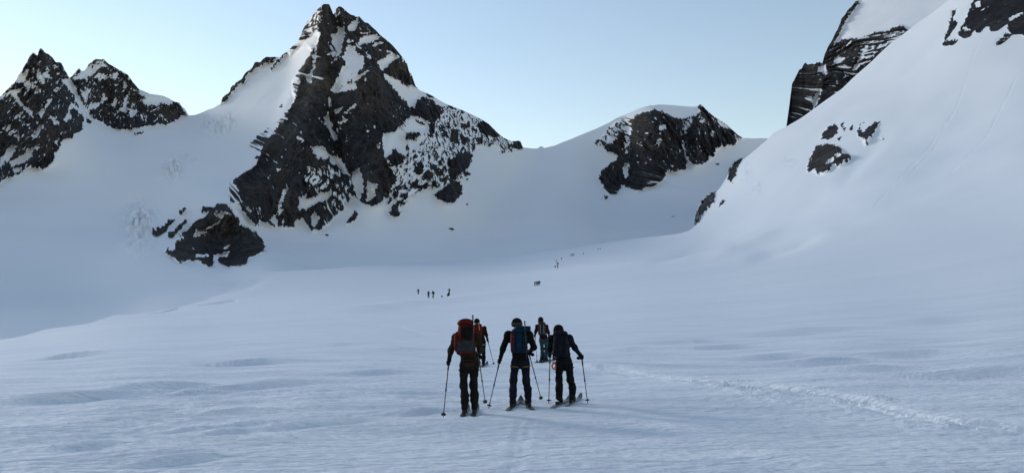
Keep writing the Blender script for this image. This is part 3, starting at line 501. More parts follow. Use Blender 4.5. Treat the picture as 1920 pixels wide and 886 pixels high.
def snow_D(X, Y, r):
    k = smooth(-6, 12, X)                                            # the wind grain turns a little from left to right
    u1, v1 = rot(X, Y, math.radians(34)); u2, v2 = rot(X, Y, math.radians(10))
    def an(lu, lv, seed, octs=2): return fbm(u1 / lu, v1 / lv, octs, seed) * (1 - k) + fbm(u2 / lu, v2 / lv, octs, seed + 5) * k
    patch = smooth(-0.1, 0.5, fbm(X / 7, Y / 9, 2, 101)); patch2 = smooth(-0.2, 0.5, fbm(X / 22, Y / 30, 2, 103))
    sas = np.maximum(an(2.2, 0.5, 111, 3), -0.1)
    D = 0.060 * sas * (0.25 + patch) * (1 - smooth(18, 34, r))
    D = D + 0.016 * fbm(X / 0.35, Y / 0.4, 2, 121) * patch * (1 - smooth(14, 26, r))
    D = D + 0.075 * an(7, 1.6, 131) * (0.4 + patch2) * (1 - smooth(32, 62, r)) + 0.14 * an(26, 7, 141) * smooth(6, 30, r) * (1 - smooth(80, 150, r)) + 0.35 * an(75, 24, 145) * smooth(25, 80, r) * (1 - smooth(180, 300, r))
    D = D + 0.45 * fbm(u2 / 90, v2 / 40, 2, 151) * smooth(40, 140, r) + 1.6 * fbm(X / 230, Y / 160, 2, 161) * smooth(150, 400, r)
    for hx, hy, ln, wd, dp, hd in HW:
        a, b = rot(X - hx, Y - hy, hd); b = b - 0.12 * wd * np.sin(a * 1.7 / ln * 6)
        sh = np.exp(-((b - 0.3 * wd) / (0.5 * wd)) ** 2) - 0.7 * np.exp(-((b + 0.45 * wd) / (0.6 * wd)) ** 2)
        D = D + 1.2 * dp * sh * np.exp(-(a / ln * 3.2) ** 2)
    d = seg_dist(X, Y, TRACKW); lump = fbm(X / 0.55, Y / 0.5, 3, 171); nearr = 1 - smooth(20, 60, r)
    D = D - 0.055 * np.exp(-((d - .2) / 0.12) ** 2) - 0.03 * np.exp(-(d / .6) ** 2) + (0.03 + 0.05 * lump) * np.exp(-((d - 0.75) / 0.35) ** 2) * (0.5 + smooth(-0.3, 0.4, fbm(X / 1.7, Y / 1.7, 2, 173)))
    d = seg_dist(X, Y, SIDE); D = D + (0.03 + 0.05 * lump) * np.exp(-(d / 0.3) ** 2)
    a = seg_dist(X, Y, LIP); D = D + 0.03 * np.exp(-(a / 0.35) ** 2)
    for o_ in OWN: D = D - 0.016 * np.exp(-(seg_dist(X, Y, o_) / 0.055) ** 2) + 0.006 * np.exp(-((seg_dist(X, Y, o_) - 0.13) / 0.05) ** 2)
    D = D - 0.05 * np.exp(-(seg_dist(X, Y, OLD) / 0.5) ** 2)
    return D
HOLES = [((375,570),(442,559),0.6,1.2), ((300,585),(335,577),.4,1.1), ((275,588),(300,584),.3,1.0)]   # thin crevasse lines on the roll-over
ROLL = [(560,588),(750,570),(850,561),(960,547),(1040,537),(1200,517),(1350,500),(1500,486)]
def roll(PX, PY):                                                    # the brow where the near snowfield rolls over towards the glacier
    d = seg_dist(PX, PY, ROLL); return 0.75 * np.exp(-(d / 5.5) ** 2) * smooth(560, 760, PX) * (1 - smooth(1300, 1480, PX))
def ground_relief(X, Y, r, PX, PY):
    D = snow_D(X, Y, r) + roll(PX, PY)
    for amp, w, ln in ((-2.2, 9, [(1450,395),(1370,440),(1270,478),(1200,498)]), (-2.0, 10, [(1560,430),(1470,465),(1390,490)]), (1.6, 9, [(1480,420),(1390,462),(1310,490)]), (-1.6, 14, [(1680,225),(1610,300),(1560,360)])):
        D = D + amp * furrow(PX, PY, ln, w)
    for a, b, dp, w in HOLES: D = D - dp * np.exp(-(seg_dist(PX, PY, [a, b]) / w) ** 2)
    D = D - 1.6 * furrow(PX, PY, [(350,556),(430,541),(470,533),(520,516)], 6)
    D = D + 2.5 * fbm(X / 90, Y / 90, 3, 181) * smooth(280, 420, r) * smooth(1250, 1400, PX)
    for ln in ([(1836,85),(1812,150),(1790,205),(1745,280),(1705,330)], [(1790,205),(1740,270),(1690,335),(1640,385)], [(1905,150),(1850,250),(1780,330)]):
        D = D - 0.2 * np.exp(-(seg_dist(PX, PY, ln) / 1.5) ** 2) * (0.6 + 0.8 * fbm(PX / 12, PY / 12, 2, 5))
    return D
cols = np.concatenate([np.arange(-310, 1284, 3.0), np.arange(1284, 1930, 1.5), np.arange(1931, 2230, 3.0)])
tp = np.interp(cols, *SIL.T); bt = np.full(len(cols), 930.0)
V, F, fm, fx, fy, reg, vpx, vpy, vr = build_sheet(cols, tp, bt, 540, ground_r, ground_relief, [(8, 1.2), (30, 8), (120, 40)], extra_rows=np.array([4, 10, 18, 30, 46, 66, 92, 124, 166, 220, 290, 380, 500, 680, 950, 1400, 2200, 4000, 8000.]), rock_gain=0.2, ns=2.2, mid=np.maximum(np.interp(cols, [-310, 1200, 1300, 1450, 1600, 1760, 1920, 2230], [0, 470, 470, 400, 330, 260, 190, 100]), tp + 12))
fresh = np.exp(-(seg_dist(V[:, 0], V[:, 1], TRACKW) / 1.15) ** 2) * np.clip(0.85 + 0.5 * fbm(V[:, 0] / .6, V[:, 1] / .6, 3, 175), 0, 1)
fresh = np.maximum(fresh, 0.5 * np.exp(-(seg_dist(V[:, 0], V[:, 1], SIDE) / 0.4) ** 2)); fresh = np.maximum(fresh, 0.35 * np.exp(-(seg_dist(V[:, 0], V[:, 1], LIP) / 0.5) ** 2))
fresh *= (vr < 60)
ice = np.zeros(len(V))
for cx, cy, sx, sy in ((1480,305,14,12),(1402,325,10,18),(1420,350,14,14)): ice = np.maximum(ice, 0.5 * np.clip(np.exp(-((vpx - cx) / sx) ** 2 - ((vpy - cy) / sy) ** 2) * (0.3 + fbm(vpx / 8, vpy / 8, 3, 79)), 0, 1))
A = {'near': 0.8 / (1 + (vr / 36) ** 2.2) * (vr < 400), 'fresh': fresh, 'ice': ice}
g = tag(link_mesh('snowfield', sub_mesh('snowfield', V, F, ~fm, True, A), SNOW), 'open wind-rippled snowfield crossed by the skiers and rising to a steep slope', 'snowfield', kind='structure')
OUTS = {(11,): 'small rounded rock knob just above the broken outcrop on the steep snow slope', (12,): 'broken blocky rock outcrop in the middle of the steep snow slope', (13,): 'thin slanting rock rib with snow on it, uphill of the rounded rock knob',
        (14,): 'snow-dusted rock on the edge of the steep slope, below the rock dome', (15,): 'ragged rock strip on the lowest edge of the steep snow slope', (16,): 'small lone dark rock just uphill of the ragged rock strip',
        (17,): 'narrow rock rib beside the big crag high on the steep slope', (18,): 'big brown rock crag at the top of the steep snow slope'}
reg2 = reg.copy()
un = fm & (reg2 < 11); print('unowned rock faces', un.sum())
for ks, lb in OUTS.items():
    s_ = fm & np.isin(reg2, ks)
    if s_.sum(): tag(link_mesh('rock_outcrop', sub_mesh('rock_outcrop', V, F, s_, False, BARE), ROCK), lb, 'rock outcrop')
# the snow goes on behind the camera and to both sides
rr = np.array([0.05, 1.2, 4, 12, 40, 120, 400, 1500]); aa = np.radians(np.linspace(34, 326, 50))
Xp = rr[:, None] * np.sin(aa)[None]; Yp = rr[:, None] * np.cos(aa)[None]; Zp = -0.25 - 0.035 * rr[:, None] + 0 * Xp
Vp = np.stack([Xp, Yp, Zp], -1).reshape(-1, 3); ii = np.arange(Vp.shape[0]).reshape(len(rr), -1)
Fp = np.stack([ii[:-1, :-1], ii[:-1, 1:], ii[1:, 1:], ii[1:, :-1]], -1).reshape(-1, 4)
tag(link_mesh('snow_plain', np_mesh('snow_plain', Vp, Fp[:, ::-1], True, {k: np.zeros(len(Vp)) for k in ('near', 'fresh', 'ice')}), SNOW), 'smooth snow reaching away on the near side of the snowfield', 'snow', kind='structure')

# unseen ridge added past the left peaks, crest shaped to shade the basin
aa = np.radians(np.linspace(-39, -128, 180)); tt = np.linspace(0, 1, 60)
AA, TT = np.meshgrid(aa, tt); RR = 780 + 620 * TT; crest = 165 + 95 * smooth(-0.80, -0.72, AA) + 32 * fbm(AA * 9, AA * 0, 4, 201)
prof = np.where(TT < 0.62, smooth(0, 0.62, TT) ** 1.25, 1 - smooth(0.62, 1.0, TT)); X_, Y_ = RR * np.sin(AA), RR * np.cos(AA)
Z_ = -30 + (crest + 30) * prof + 16 * ridged(X_ / 90, Y_ / 90, 3, 211) * prof
Vr = np.stack([X_, Y_, Z_], -1).reshape(-1, 3); ii = np.arange(len(Vr)).reshape(TT.shape); Fr = np.stack([ii[:-1, :-1], ii[1:, :-1], ii[1:, 1:], ii[:-1, 1:]], -1).reshape(-1, 4)
rk = (prof > 0.45) & (fbm(X_ / 60, Z_ / 30, 4, 221) > -0.25); rkf = rk[:-1, :-1].ravel(); Az = {k: np.zeros(len(Vr)) for k in ('near', 'fresh', 'ice')}
o = tag(link_mesh('shading_ridge', sub_mesh('shading_ridge', Vr, Fr, rkf, False, {'bare': np.ones(len(Vr))}), ROCK), 'unseen rocky ridge added beyond the jagged peaks to shade the basin', 'mountain', kind='structure')
link_mesh('snow_cover', sub_mesh('snow_cover', Vr, Fr, ~rkf, True, Az), SNOW, o)['kind'] = 'stuff'

# ------------------------------------------------------------------ mesh helpers for the small things
def tube(path, rad, n=8, closed=False, caps=True):
    P = [Vector(p) for p in path]; m = len(P); rads = rad if isinstance(rad, (list, tuple)) else [rad] * m
    V = []; F = []; prev = None
    for i, p in enumerate(P):
        d = (P[(i + 1) % m] - P[i - 1]) if closed else (P[min(i + 1, m - 1)] - P[max(i - 1, 0)])
        d.normalize(); ref = prev if prev is not None else (Vector((1, 0, 0)) if abs(d.x) < 0.8 else Vector((0, 1, 0)))
        a = (ref - d * ref.dot(d)).normalized(); b = d.cross(a); prev = a
        for k in range(n):
            t = 2 * math.pi * k / n; V.append(p + (a * math.cos(t) + b * math.sin(t)) * rads[i])
    for i in range(m if closed else m - 1):
        j = (i + 1) % m
        for k in range(n): F.append((i * n + k, i * n + (k + 1) % n, j * n + (k + 1) % n, j * n + k))
    if caps and not closed: F.append(tuple(range(n - 1, -1, -1))); F.append(tuple((m - 1) * n + k for k in range(n)))
    return V, F
def merge(*parts):
    V = []; F = []
    for v, f in parts:
        o = len(V); V += [tuple(x) for x in v]; F += [tuple(i + o for i in q) for q in f]
    return V, F
def build(name, vf, m, parent=None, smooth_=True):
    me = bpy.data.meshes.new(name); me.from_pydata([tuple(v) for v in vf[0]], [], vf[1])
    for p in me.polygons: p.use_smooth = smooth_
    me.update(); return link_mesh(name, me, m, parent)
def loft_rings(rings, n=20, expo=3.0, bumps=0.0, seed=0):
    """rings: (centre, half width along x, half depth along y); super-elliptic cross-sections stacked upwards"""
    V = []; F = []
    for i, (c, w, d) in enumerate(rings):
        for k in range(n):
            t = 2 * math.pi * k / n; ct, st = math.cos(t), math.sin(t)
            x = math.copysign(abs(ct) ** (2 / expo), ct) * w; y = math.copysign(abs(st) ** (2 / expo), st) * d
            q = 1 + bumps * float(perlin(np.array(k * 0.7 + seed), np.array(i * 0.9)))
            V.append((c[0] + x * q, c[1] + y * q, c[2]))
    for i in range(len(rings) - 1):
        for k in range(n): F.append((i * n + k, i * n + (k + 1) % n, (i + 1) * n + (k + 1) % n, (i + 1) * n + k))
    F.append(tuple(range(n - 1, -1, -1))); F.append(tuple((len(rings) - 1) * n + k for k in range(n)))
    return V, F
def round_cone(X, Y, Z, a, b, ra, rb, sq=(1, 1, 1)):
    a = np.array(a, float); b = np.array(b, float); d = b - a; L2 = max((d ** 2).sum(), 1e-9)
    t = np.clip(((X - a[0]) * d[0] + (Y - a[1]) * d[1] + (Z - a[2]) * d[2]) / L2, 0, 1)
    return np.sqrt(((X - a[0] - t * d[0]) / sq[0]) ** 2 + ((Y - a[1] - t * d[1]) / sq[1]) ** 2 + ((Z - a[2] - t * d[2]) / sq[2]) ** 2) - (ra + (rb - ra) * t)
def sdf_mesh(prims, vox, k=0.03, fold=0.0, seed=0):
    """continuous surface round a set of tapered limbs; returns verts, quads and, per quad, the limb's material number"""
    lo = np.min([np.minimum(p[0], p[1]) - max(p[2], p[3]) * 1.35 for p in prims], 0) - 3 * vox; hi = np.max([np.maximum(p[0], p[1]) + max(p[2], p[3]) * 1.35 for p in prims], 0) + 3 * vox
    n = np.ceil((hi - lo) / vox).astype(int) + 1
    ax = [lo[i] + vox * np.arange(n[i]) for i in range(3)]; X, Y, Z = np.meshgrid(*ax, indexing='ij')
    D = np.full(X.shape, 9.0); best = np.full(X.shape, 9.0); M = np.zeros(X.shape, np.int8)
    for p in prims:
        d = round_cone(X, Y, Z, p[0], p[1], p[2], p[3], p[5] if len(p) > 5 else (1, 1, 1))
        kk = p[6] if len(p) > 6 else k; h = np.maximum(kk - np.abs(D - d), 0) / kk
        D = np.minimum(D, d) - h * h * kk * 0.25; w = d < best; best = np.where(w, d, best); M[w] = p[4]
    if fold: D = D + fold * (perlin(X * 9 + Y * 5, Z * 13, seed) + 0.7 * perlin(X * 21 - Y * 13, Z * 24, seed + 3))
    S = D < 0; c = np.stack([S[i:S.shape[0] - 1 + i, j:S.shape[1] - 1 + j, l:S.shape[2] - 1 + l] for i in (0, 1) for j in (0, 1) for l in (0, 1)])
    cell = c.any(0) & ~c.all(0); ids = np.full(cell.shape, -1); ids[cell] = np.arange(cell.sum()); ci = np.argwhere(cell)
    acc = np.zeros((len(ci), 3)); cnt = np.zeros(len(ci))
    corners = [(i, j, l) for i in (0, 1) for j in (0, 1) for l in (0, 1)]
    for a in corners:
        for q in range(3):
            if a[q] == 0:
                b = list(a); b[q] = 1
                va = D[ci[:, 0] + a[0], ci[:, 1] + a[1], ci[:, 2] + a[2]]; vb = D[ci[:, 0] + b[0], ci[:, 1] + b[1], ci[:, 2] + b[2]]
                m = (va < 0) != (vb < 0); t = np.where(m, va / np.where(m, va - vb, 1), 0); pt = np.array(a)[None] + 0.0 * acc; pt[:, q] += t
                acc += pt * m[:, None]; cnt += m
    V = lo + (ci + acc / cnt[:, None]) * vox
    F = []
    for q in range(3):
        r_, s_ = [(1, 2), (2, 0), (0, 1)][q]
        sl0 = [slice(None)] * 3; sl1 = [slice(None)] * 3; sl0[q] = slice(0, -1); sl1[q] = slice(1, None)
        a, b = S[tuple(sl0)], S[tuple(sl1)]; e = np.argwhere(a != b)
        e = e[(e[:, r_] > 0) & (e[:, s_] > 0) & (e[:, r_] < n[r_] - 1) & (e[:, s_] < n[s_] - 1)]
        flip = ~a[e[:, 0], e[:, 1], e[:, 2]]
        def cid(dr, ds):
            x = e.copy(); x[:, r_] += dr; x[:, s_] += ds; return ids[x[:, 0], x[:, 1], x[:, 2]]
        qd = np.stack([cid(-1, -1), cid(0, -1), cid(0, 0), cid(-1, 0)], -1); qd[flip] = qd[flip][:, ::-1]; F.append(qd)
    F = np.vstack(F); ctr = ((V[F].mean(1) - lo) / vox).round().astype(int)
    return V, F, M[ctr[:, 0], ctr[:, 1], ctr[:, 2]]
def sdf_obj(name, prims, vox, mats, parent=None, k=0.03, fold=0.0, seed=0):
    V, F, M = sdf_mesh(prims, vox, k, fold, seed); me = np_mesh(name, V, F, True)
    o = link_mesh(name, me, mats, parent)
    if len(o.data.materials) > 1: me.polygons.foreach_set('material_index', M.astype(np.int32))
    return o
def ground_at(px, py):
    px, py = np.array(float(px)), np.array(float(py)); x, y, z = point(px, py, ground_r(px, py)); r = np.hypot(x, y)
    return Vector((float(x), float(y), float(z + snow_D(np.array(x), np.array(y), r) + roll(px, py))))
def ground_z(x, y):
    lo, hi = 560.0, 2500.0; r = math.hypot(x, y)
    for _ in range(40):
        py = (lo + hi) / 2; v = (CYP - py) / FPX; px = CXP + FPX * (x / y) * (CP - v * SP)
        if float(ground_r(np.array(px), np.array(py))) > r: lo = py
        else: hi = py
    _, _, z = point(px, py, r); return float(z + snow_D(np.array(float(x)), np.array(float(y)), np.array(r)))

# ------------------------------------------------------------------ materials of clothing and gear
BLK = mat('black_cloth', (0.006, 0.006, 0.007), 0.85, 0.4, 14, spec=0.06); OLIVE = mat('olive_jacket', (0.021, 0.015, 0.009), 0.85, 0.3, 9, spec=0.06); BROWN = mat('dark_trousers', (0.009, 0.008, 0.008), 0.85, 0.35, 9, spec=0.06)
NAVY = mat('navy_cloth', (0.007, 0.009, 0.016), 0.8, 0.35, 10, spec=0.06); TEAL = mat('teal_trousers', (0.018, 0.042, 0.055), 0.85, 0.3, 8, spec=0.06); GREYB = mat('pale_trousers', (0.13, 0.17, 0.19), 0.85, 0.3, 8, spec=0.06)
PLUM = mat('plum_jacket', (0.022, 0.007, 0.010), 0.85, 0.3, 9, spec=0.06); DKRED = mat('red_black_jacket', (0.016, 0.006, 0.006), 0.85, 0.3, 9, spec=0.06)
SKIN = mat('skin', (0.42, 0.25, 0.18), 0.6, 0.1, 20, spec=0.06); RED = mat('red_pack', (0.078, 0.009, 0.007), 0.7, 0.25, 12, spec=0.06); GREY = mat('grey_pack', (0.022, 0.025, 0.030), 0.8, 0.3, 12, spec=0.06)
BLUE = mat('blue_pack', (0.004, 0.020, 0.042), 0.7, 0.3, 12, spec=0.06); PINK = mat('faded_red_pack', (0.075, 0.014, 0.020), 0.7, 0.3, 12, spec=0.06); PALE = mat('pale_webbing', (0.26, 0.25, 0.23), 0.7, 0.2, 30, spec=0.06)
OCHRE = mat('ochre_webbing', (0.13, 0.08, 0.02), 0.7, 0.2, 30, spec=0.06); ORANGE = mat('orange_webbing', (0.50, 0.11, 0.02), 0.6, 0.2, 30, spec=0.06); ALU = mat('dark_metal', (0.05, 0.052, 0.06), 0.4, 0.3, 40, metal=0.7)
RUB = mat('black_plastic', (0.010, 0.010, 0.011), 0.5, 0.2, 30); SKI1 = mat('dark_ski', (0.020, 0.020, 0.024), 0.4, 0.3, 10); SKI2 = mat('grey_ski', (0.10, 0.095, 0.095), 0.4, 0.3, 10); BOOT = mat('boot_shell', (0.008, 0.008, 0.009), 0.6, 0.3, 20, spec=0.06); WOOD = mat('pale_shaft', (0.40, 0.28, 0.17), 0.6, 0.2, 20)
HATB = mat('dark_beanie', (0.008, 0.008, 0.010), 0.95, 0.3, 30, spec=0.03)

# a gloved hand closed round an upright grip (grip axis = z, wrist towards -y)
def glove_prims():
    P = [((0.0, -0.055, 0.0), (0.0, -0.028, 0.0), 0.030, 0.034, 0, (0.75, 1, 1.15)), ((0.0, -0.10, 0.0), (0.0, -0.055, 0.0), 0.034, 0.030, 0)]
    for i, (z, ln, rr) in enumerate(((0.036, .95, .0105), (0.012, 1.05, .011), (-0.012, 1.0, .0105), (-0.035, .82, .0095))):
        pts = [(-0.012, -0.03, z), (-0.034 * ln, 0.002, z), (-0.020, 0.030 * ln, z * 0.97), (0.010, 0.032 * ln, z * 0.95), (0.024, 0.012, z * 0.95)]
        for a, b in zip(pts[:-1], pts[1:]): P.append((a, b, rr, rr * 0.95, 0))
    th = [(0.018, -0.045, 0.020), (0.034, -0.012, 0.034), (0.026, 0.018, 0.044)]
    for a, b in zip(th[:-1], th[1:]): P.append((a, b, 0.0125, 0.0115, 0))
    return P
gv, gf, _ = sdf_mesh(glove_prims(), 0.005, 0.008)
GLOVE = np_mesh('glove', gv, gf, True); GLOVE.materials.append(BLK)
def add_glove(parent, hand, axis, arm):
    z = axis.normalized(); y = (arm - z * arm.dot(z)).normalized(); x = y.cross(z)
    o = bpy.data.objects.new('glove', GLOVE); COL.objects.link(o); o.parent = parent
    o.matrix_local = Matrix.Translation(hand) @ Matrix((x, y, z)).transposed().to_4x4(); return o
def frame(root): return root.matrix_world if False else Matrix.Translation(root.location) @ root.rotation_euler.to_matrix().to_4x4()

def make_pole(top, tip, label, grp, shaft_mat=ALU):
    """a ski pole from the top of its grip to its tip, all in world space"""
    d = (top - tip); L = d.length; d.normalize(); e = empty('ski_pole', tip)
    tag(e, label, 'ski pole', grp)
    P = lambda s: d * s
    build('shaft', merge(tube([P(0.02), P(L * 0.45)], 0.0085), tube([P(L * 0.45), P(L - 0.16)], 0.0105), tube([P(L * 0.45 - 0.02), P(L * 0.45 + 0.03)], 0.016)), shaft_mat, e)
    build('grip', tube([P(L - 0.26), P(L - 0.17), P(L - 0.10), P(L - 0.03), P(L)], [0.014, 0.016, 0.015, 0.018, 0.012]), RUB, e)
    up = Vector((0, 0, 1)); rings = []
    q = d.rotation_difference(up).inverted() if False else up.rotation_difference(d)
    vv = []; ff = []; n = 14
    for i, (rr, hh) in enumerate(((0.012, 0.085), (0.048, 0.066), (0.052, 0.060), (0.046, 0.056), (0.012, 0.060))):
        for k in range(n):
            t = 2 * math.pi * k / n; w = rr * (1 if i in (0, 4) else 1 - 0.22 * (k % 2)); vv.append(q @ Vector((w * math.cos(t), w * math.sin(t), hh)))
    for i in range(4):
        for k in range(n): ff.append((i * n + k, i * n + (k + 1) % n, (i + 1) * n + (k + 1) % n, (i + 1) * n + k))
    build('basket', (vv, ff), RUB, e, False)
    build('tip', tube([P(-0.02), P(0.0), P(0.04)], [0.002, 0.005, 0.007]), ALU, e)
    return e
def make_ski(foot, heading, label, grp, m, z_tilt=0.0, L=1.66, back=0.74, tipm=None):
    """foot = boot sole centre on the snow (world); heading measured clockwise from straight ahead"""
    e = empty('ski', foot); tag(e, label, 'ski', grp)
    hd = Vector((math.sin(heading), math.cos(heading), 0)); sd = Vector((hd.y, -hd.x, 0))
    g = [];
    def zz(s):
        p = foot + hd * s; return ground_z(p.x, p.y) - foot.z
    za, zb = zz(-back * 0.8), zz((L - back) * 0.7); slope = (zb - za) / (back * 0.8 + (L - back) * 0.7); z0 = za + slope * back * 0.8 + 0.012
    V = []; F = []; N = 22
    for i in range(N + 1):
        s = -back + L * i / N; u = i / N; w = 0.052 - 0.012 * math.sin(math.pi * min(1, max(0, (u - 0.05) / 0.8)))
        if u > 0.86: w *= math.sqrt(max(0.02, 1 - ((u - 0.86) / 0.14) ** 2.2))
        if u < 0.04: w *= 0.8
        tipz = 0.10 * max(0, (u - 0.84) / 0.16) ** 1.7; th = 0.018 if 0.1 < u < 0.85 else 0.010
        for sx, dz in ((-1, 0), (1, 0), (1, th), (-1, th)): V.append(hd * s + sd * w * sx + Vector((0, 0, z0 + slope * s + tipz + dz)))
    for i in range(N):
        for k in range(4): F.append((i * 4 + k, i * 4 + (k + 1) % 4, i * 4 + 4 + (k + 1) % 4, i * 4 + 4 + k))
    F += [(3, 2, 1, 0), (N * 4, N * 4 + 1, N * 4 + 2, N * 4 + 3)]
    build('ski_body', (V, F), m, e, False)
    bz = z0 + 0.019
    def box(s0, s1, w, h0, h1):
        v = [hd * s + sd * w * sx + Vector((0, 0, bz + slope * s + h)) for s in (s0, s1) for sx in (-1, 1) for h in (h0, h1)]
        return v, [(0, 1, 3, 2), (4, 6, 7, 5), (0, 4, 5, 1), (2, 3, 7, 6), (0, 2, 6, 4), (1, 5, 7, 3)]
    build('binding', merge(box(0.10, 0.22, 0.035, 0.0, 0.045), box(-0.20, -0.10, 0.035, 0.0, 0.05), box(-0.10, 0.10, 0.022, 0.0, 0.012)), RUB, e, False)
    return e, bz

BOOTP = [((0, -0.10, 0.045), (0, 0.15, 0.040), 0.052, 0.046, 0, (0.95, 1, 1)), ((0, -0.085, 0.06), (0, -0.02, 0.25), 0.058, 0.062, 0), ((0, -0.02, 0.25), (0, 0.0, 0.31), 0.062, 0.066, 0), ((0, 0.02, 0.12), (0, 0.10, 0.06), 0.05, 0.045, 0)]
bv, bf, _ = sdf_mesh(BOOTP, 0.011, 0.02); BOOTM = np_mesh('boot', bv, bf, True); BOOTM.materials.append(BOOT)

def person(px, py, spec):
    base = ground_at(px, py); az = math.atan2(base.x, base.y); e = empty('person', base, -az)
    tag(e, spec['label'], 'person', 'ski tourers walking together')
    J = {k: Vector(v) for k, v in spec['j'].items()}; J2 = np.array
    M4 = frame(e); Mi = M4.inverted(); W = lambda v: M4 @ Vector(v)
    tops = {}                                                        # skis first: the boots stand in their bindings
    for s in 'LR':
        f = J['F' + s]; w = W(f); w.z = ground_z(w.x, w.y)
        sk, bz = make_ski(w, spec['ski'][s] + az, spec['skilabel'] % ('left' if s == 'L' else 'right'), None, spec.get('skimat', SKI1), back=spec.get('back', 0.74))
        J['F' + s] = Mi @ (w + Vector((0, 0, bz + 0.03)))
        b = bpy.data.objects.new('boot', BOOTM); COL.objects.link(b); b.parent = e; lift = spec.get('lift', {}).get(s, 0.0)
        b.location = J['F' + s] + Vector((0, 0, lift * 0.10)); b.rotation_euler = (-lift, 0, -spec['ski'][s])
    jk, tr, tl, tr2 = spec['jacket'], spec['trousers'], 0, 1
    H, Nk, Ch, Pv = J['H'], J['N'], J['C'], J['P']
    bw = spec.get('bulk', .95)
    pr = [(Pv, Pv + (Ch - Pv) * 0.45, .142 * bw, .135 * bw, 0, (1.1, .82, 1)), (Pv + (Ch - Pv) * 0.4, Ch, .135 * bw, .158 * bw, 0, (1.1, .80, 1)), (Ch, Nk - (Nk - Ch) * 0.25, .150 * bw, .085, 0, (1.15, .9, 1)),
          (Nk - Vector((0, 0, .05)), Nk + (H - Nk) * 0.5, .058, .054, 2), (H + Vector((0, .012, -.062)), H + Vector((0, -.004, .028)), .070, .094, 2, (.9, 1, 1.05)), (H + Vector((0, .07, -.085)), H + Vector((0, .072, -.08)), .030, .030, 2),
          (H + Vector((0, .088, .0)), H + Vector((0, .108, -.032)), .011, .016, 2, (1, 1, 1), .012), (H + Vector((0, .085, -.062)), H + Vector((0, .090, -.064)), .020, .018, 2, (1.3, 1, .6), .012)]
    for sx in (-1, 1):
        pr += [(H + Vector((sx * .086, -.005, -.02)), H + Vector((sx * .090, -.010, .012)), .016, .018, 2, (.55, 1, 1), .01), (H + Vector((sx * .034, .078, .006)), H + Vector((sx * .036, .078, .006)), .017, .017, 2, (1.3, .8, .8), .01)]
    for s, sx in (('L', -1), ('R', 1)):
        S_, E_, W_ = J['S' + s], J['E' + s], J['W' + s]; hip = Pv + Vector((sx * .095, 0, -.06)); K_ = J['K' + s]; F_ = J['F' + s]; A_ = F_ + Vector((0, -.07, .10)); cf = F_ + Vector((0, -.03, .27))
        pr += [(Ch + (S_ - Ch) * .55, S_, .085, .078, 0), (S_, E_, .072 * bw, .058 * bw, 0), (E_, W_, .058 * bw, .040, 0), (hip, K_, .094 * bw, .070 * bw, 1), (K_, cf, .070 * bw, .068, 1), (cf, A_ + Vector((0, .01, .06)), .070, .074, 1), (A_, F_ + Vector((0, .10, .05)), .035, .030, 1)]
        pr += [(K_ + Vector((0, .02, -.02)), K_ + Vector((0, .03, .03)), .062, .060, 1)]
    pr += [(Pv + Vector((0, 0, -.07)), Pv + Vector((0, 0, .02)), .122 * bw, .13 * bw, 1, (1.1, .85, 1))]
    pr = [(np.array(p[0], float), np.array(p[1], float)) + tuple(p[2:]) for p in pr]
    sdf_obj('body', pr, spec.get('vox', 0.0145), [jk, tr, SKIN], e, 0.045, 0.006, spec.get('seed', 0))
    # headwear
    if spec.get('hat') == 'hood':
        hp = [(H + Vector((0, -.02, -.09)), H + Vector((0, -.01, .03)), .105, .115, 0, (.95, 1, 1.05)), (Nk + Vector((0, -.04, -.02)), H + Vector((0, -.04, -.05)), .10, .10, 0)]
        sdf_obj('hood', [(np.array(a), np.array(b)) + tuple(c) for a, b, *c in hp], 0.014, spec['hatmat'], e, 0.03, 0.004)
    else:
        rings = [(H + Vector((0, -.004, z)), w, w * 1.06) for z, w in ((-.045, .098), (-.025, .108), (.012, .110), (.02, .106), (.06, .100), (.095, .080), (.118, .050), (.128, .015))]
        if spec.get('band'): build('headband', loft_rings([(tuple(H + Vector((0, -.004, z))), w, w * 1.06) for z, w in ((-.02, .1095), (.0, .1125), (.02, .1125), (.035, .109))], 20, 2.0), spec['band'], e)
        build('hat', loft_rings([(tuple(c), w, d) for c, w, d in rings], 20, 2.0), spec['hatmat'], e)
    # harness: belt, leg loops
    hz = Pv.z - 0.03; hm = spec.get('harness', BLK)
    ring = lambda c, w, d, tl=0.0, n=24: [Vector((c[0] + w * math.cos(2 * math.pi * i / n), c[1] + d * math.sin(2 * math.pi * i / n), c[2] + tl * math.cos(2 * math.pi * i / n))) for i in range(n)]
    hb = build('harness', merge(tube(ring((Pv.x, Pv.y, hz + .05), .160 * bw, .122 * bw), .014, 6, True)), BLK, e)
    for s, sx in (('L', -1), ('R', 1)):
        hip = Pv + Vector((sx * .095, 0, -.06)); c = hip + (J['K' + s] - hip) * .24
        build('leg_loop', tube(ring(c, .097 * bw, .097 * bw, .012 * sx), .012, 6, True), hm, hb)
    # hands, poles
    for s in 'LR':
        if s not in spec['tip']: continue
        tp = spec['tip'][s]; tipw = ground_at(*tp) if len(tp) == 2 else W(tp)
        if len(tp) == 3: tipw.z = ground_z(tipw.x, tipw.y)
        hw = W(J['W' + s]); ax = (hw - tipw).normalized(); arm = (J['W' + s] - J['E' + s]).normalized()
        hand = J['W' + s] + arm * 0.075; hw = W(hand); ax = (hw - tipw).normalized()
        add_glove(e, hand, (Mi.to_3x3() @ ax), arm)
        make_pole(hw + ax * 0.085, tipw, spec['polelabel'] % ('left' if s == 'L' else 'right'), None, spec.get('polemat', ALU))
    return e, M4

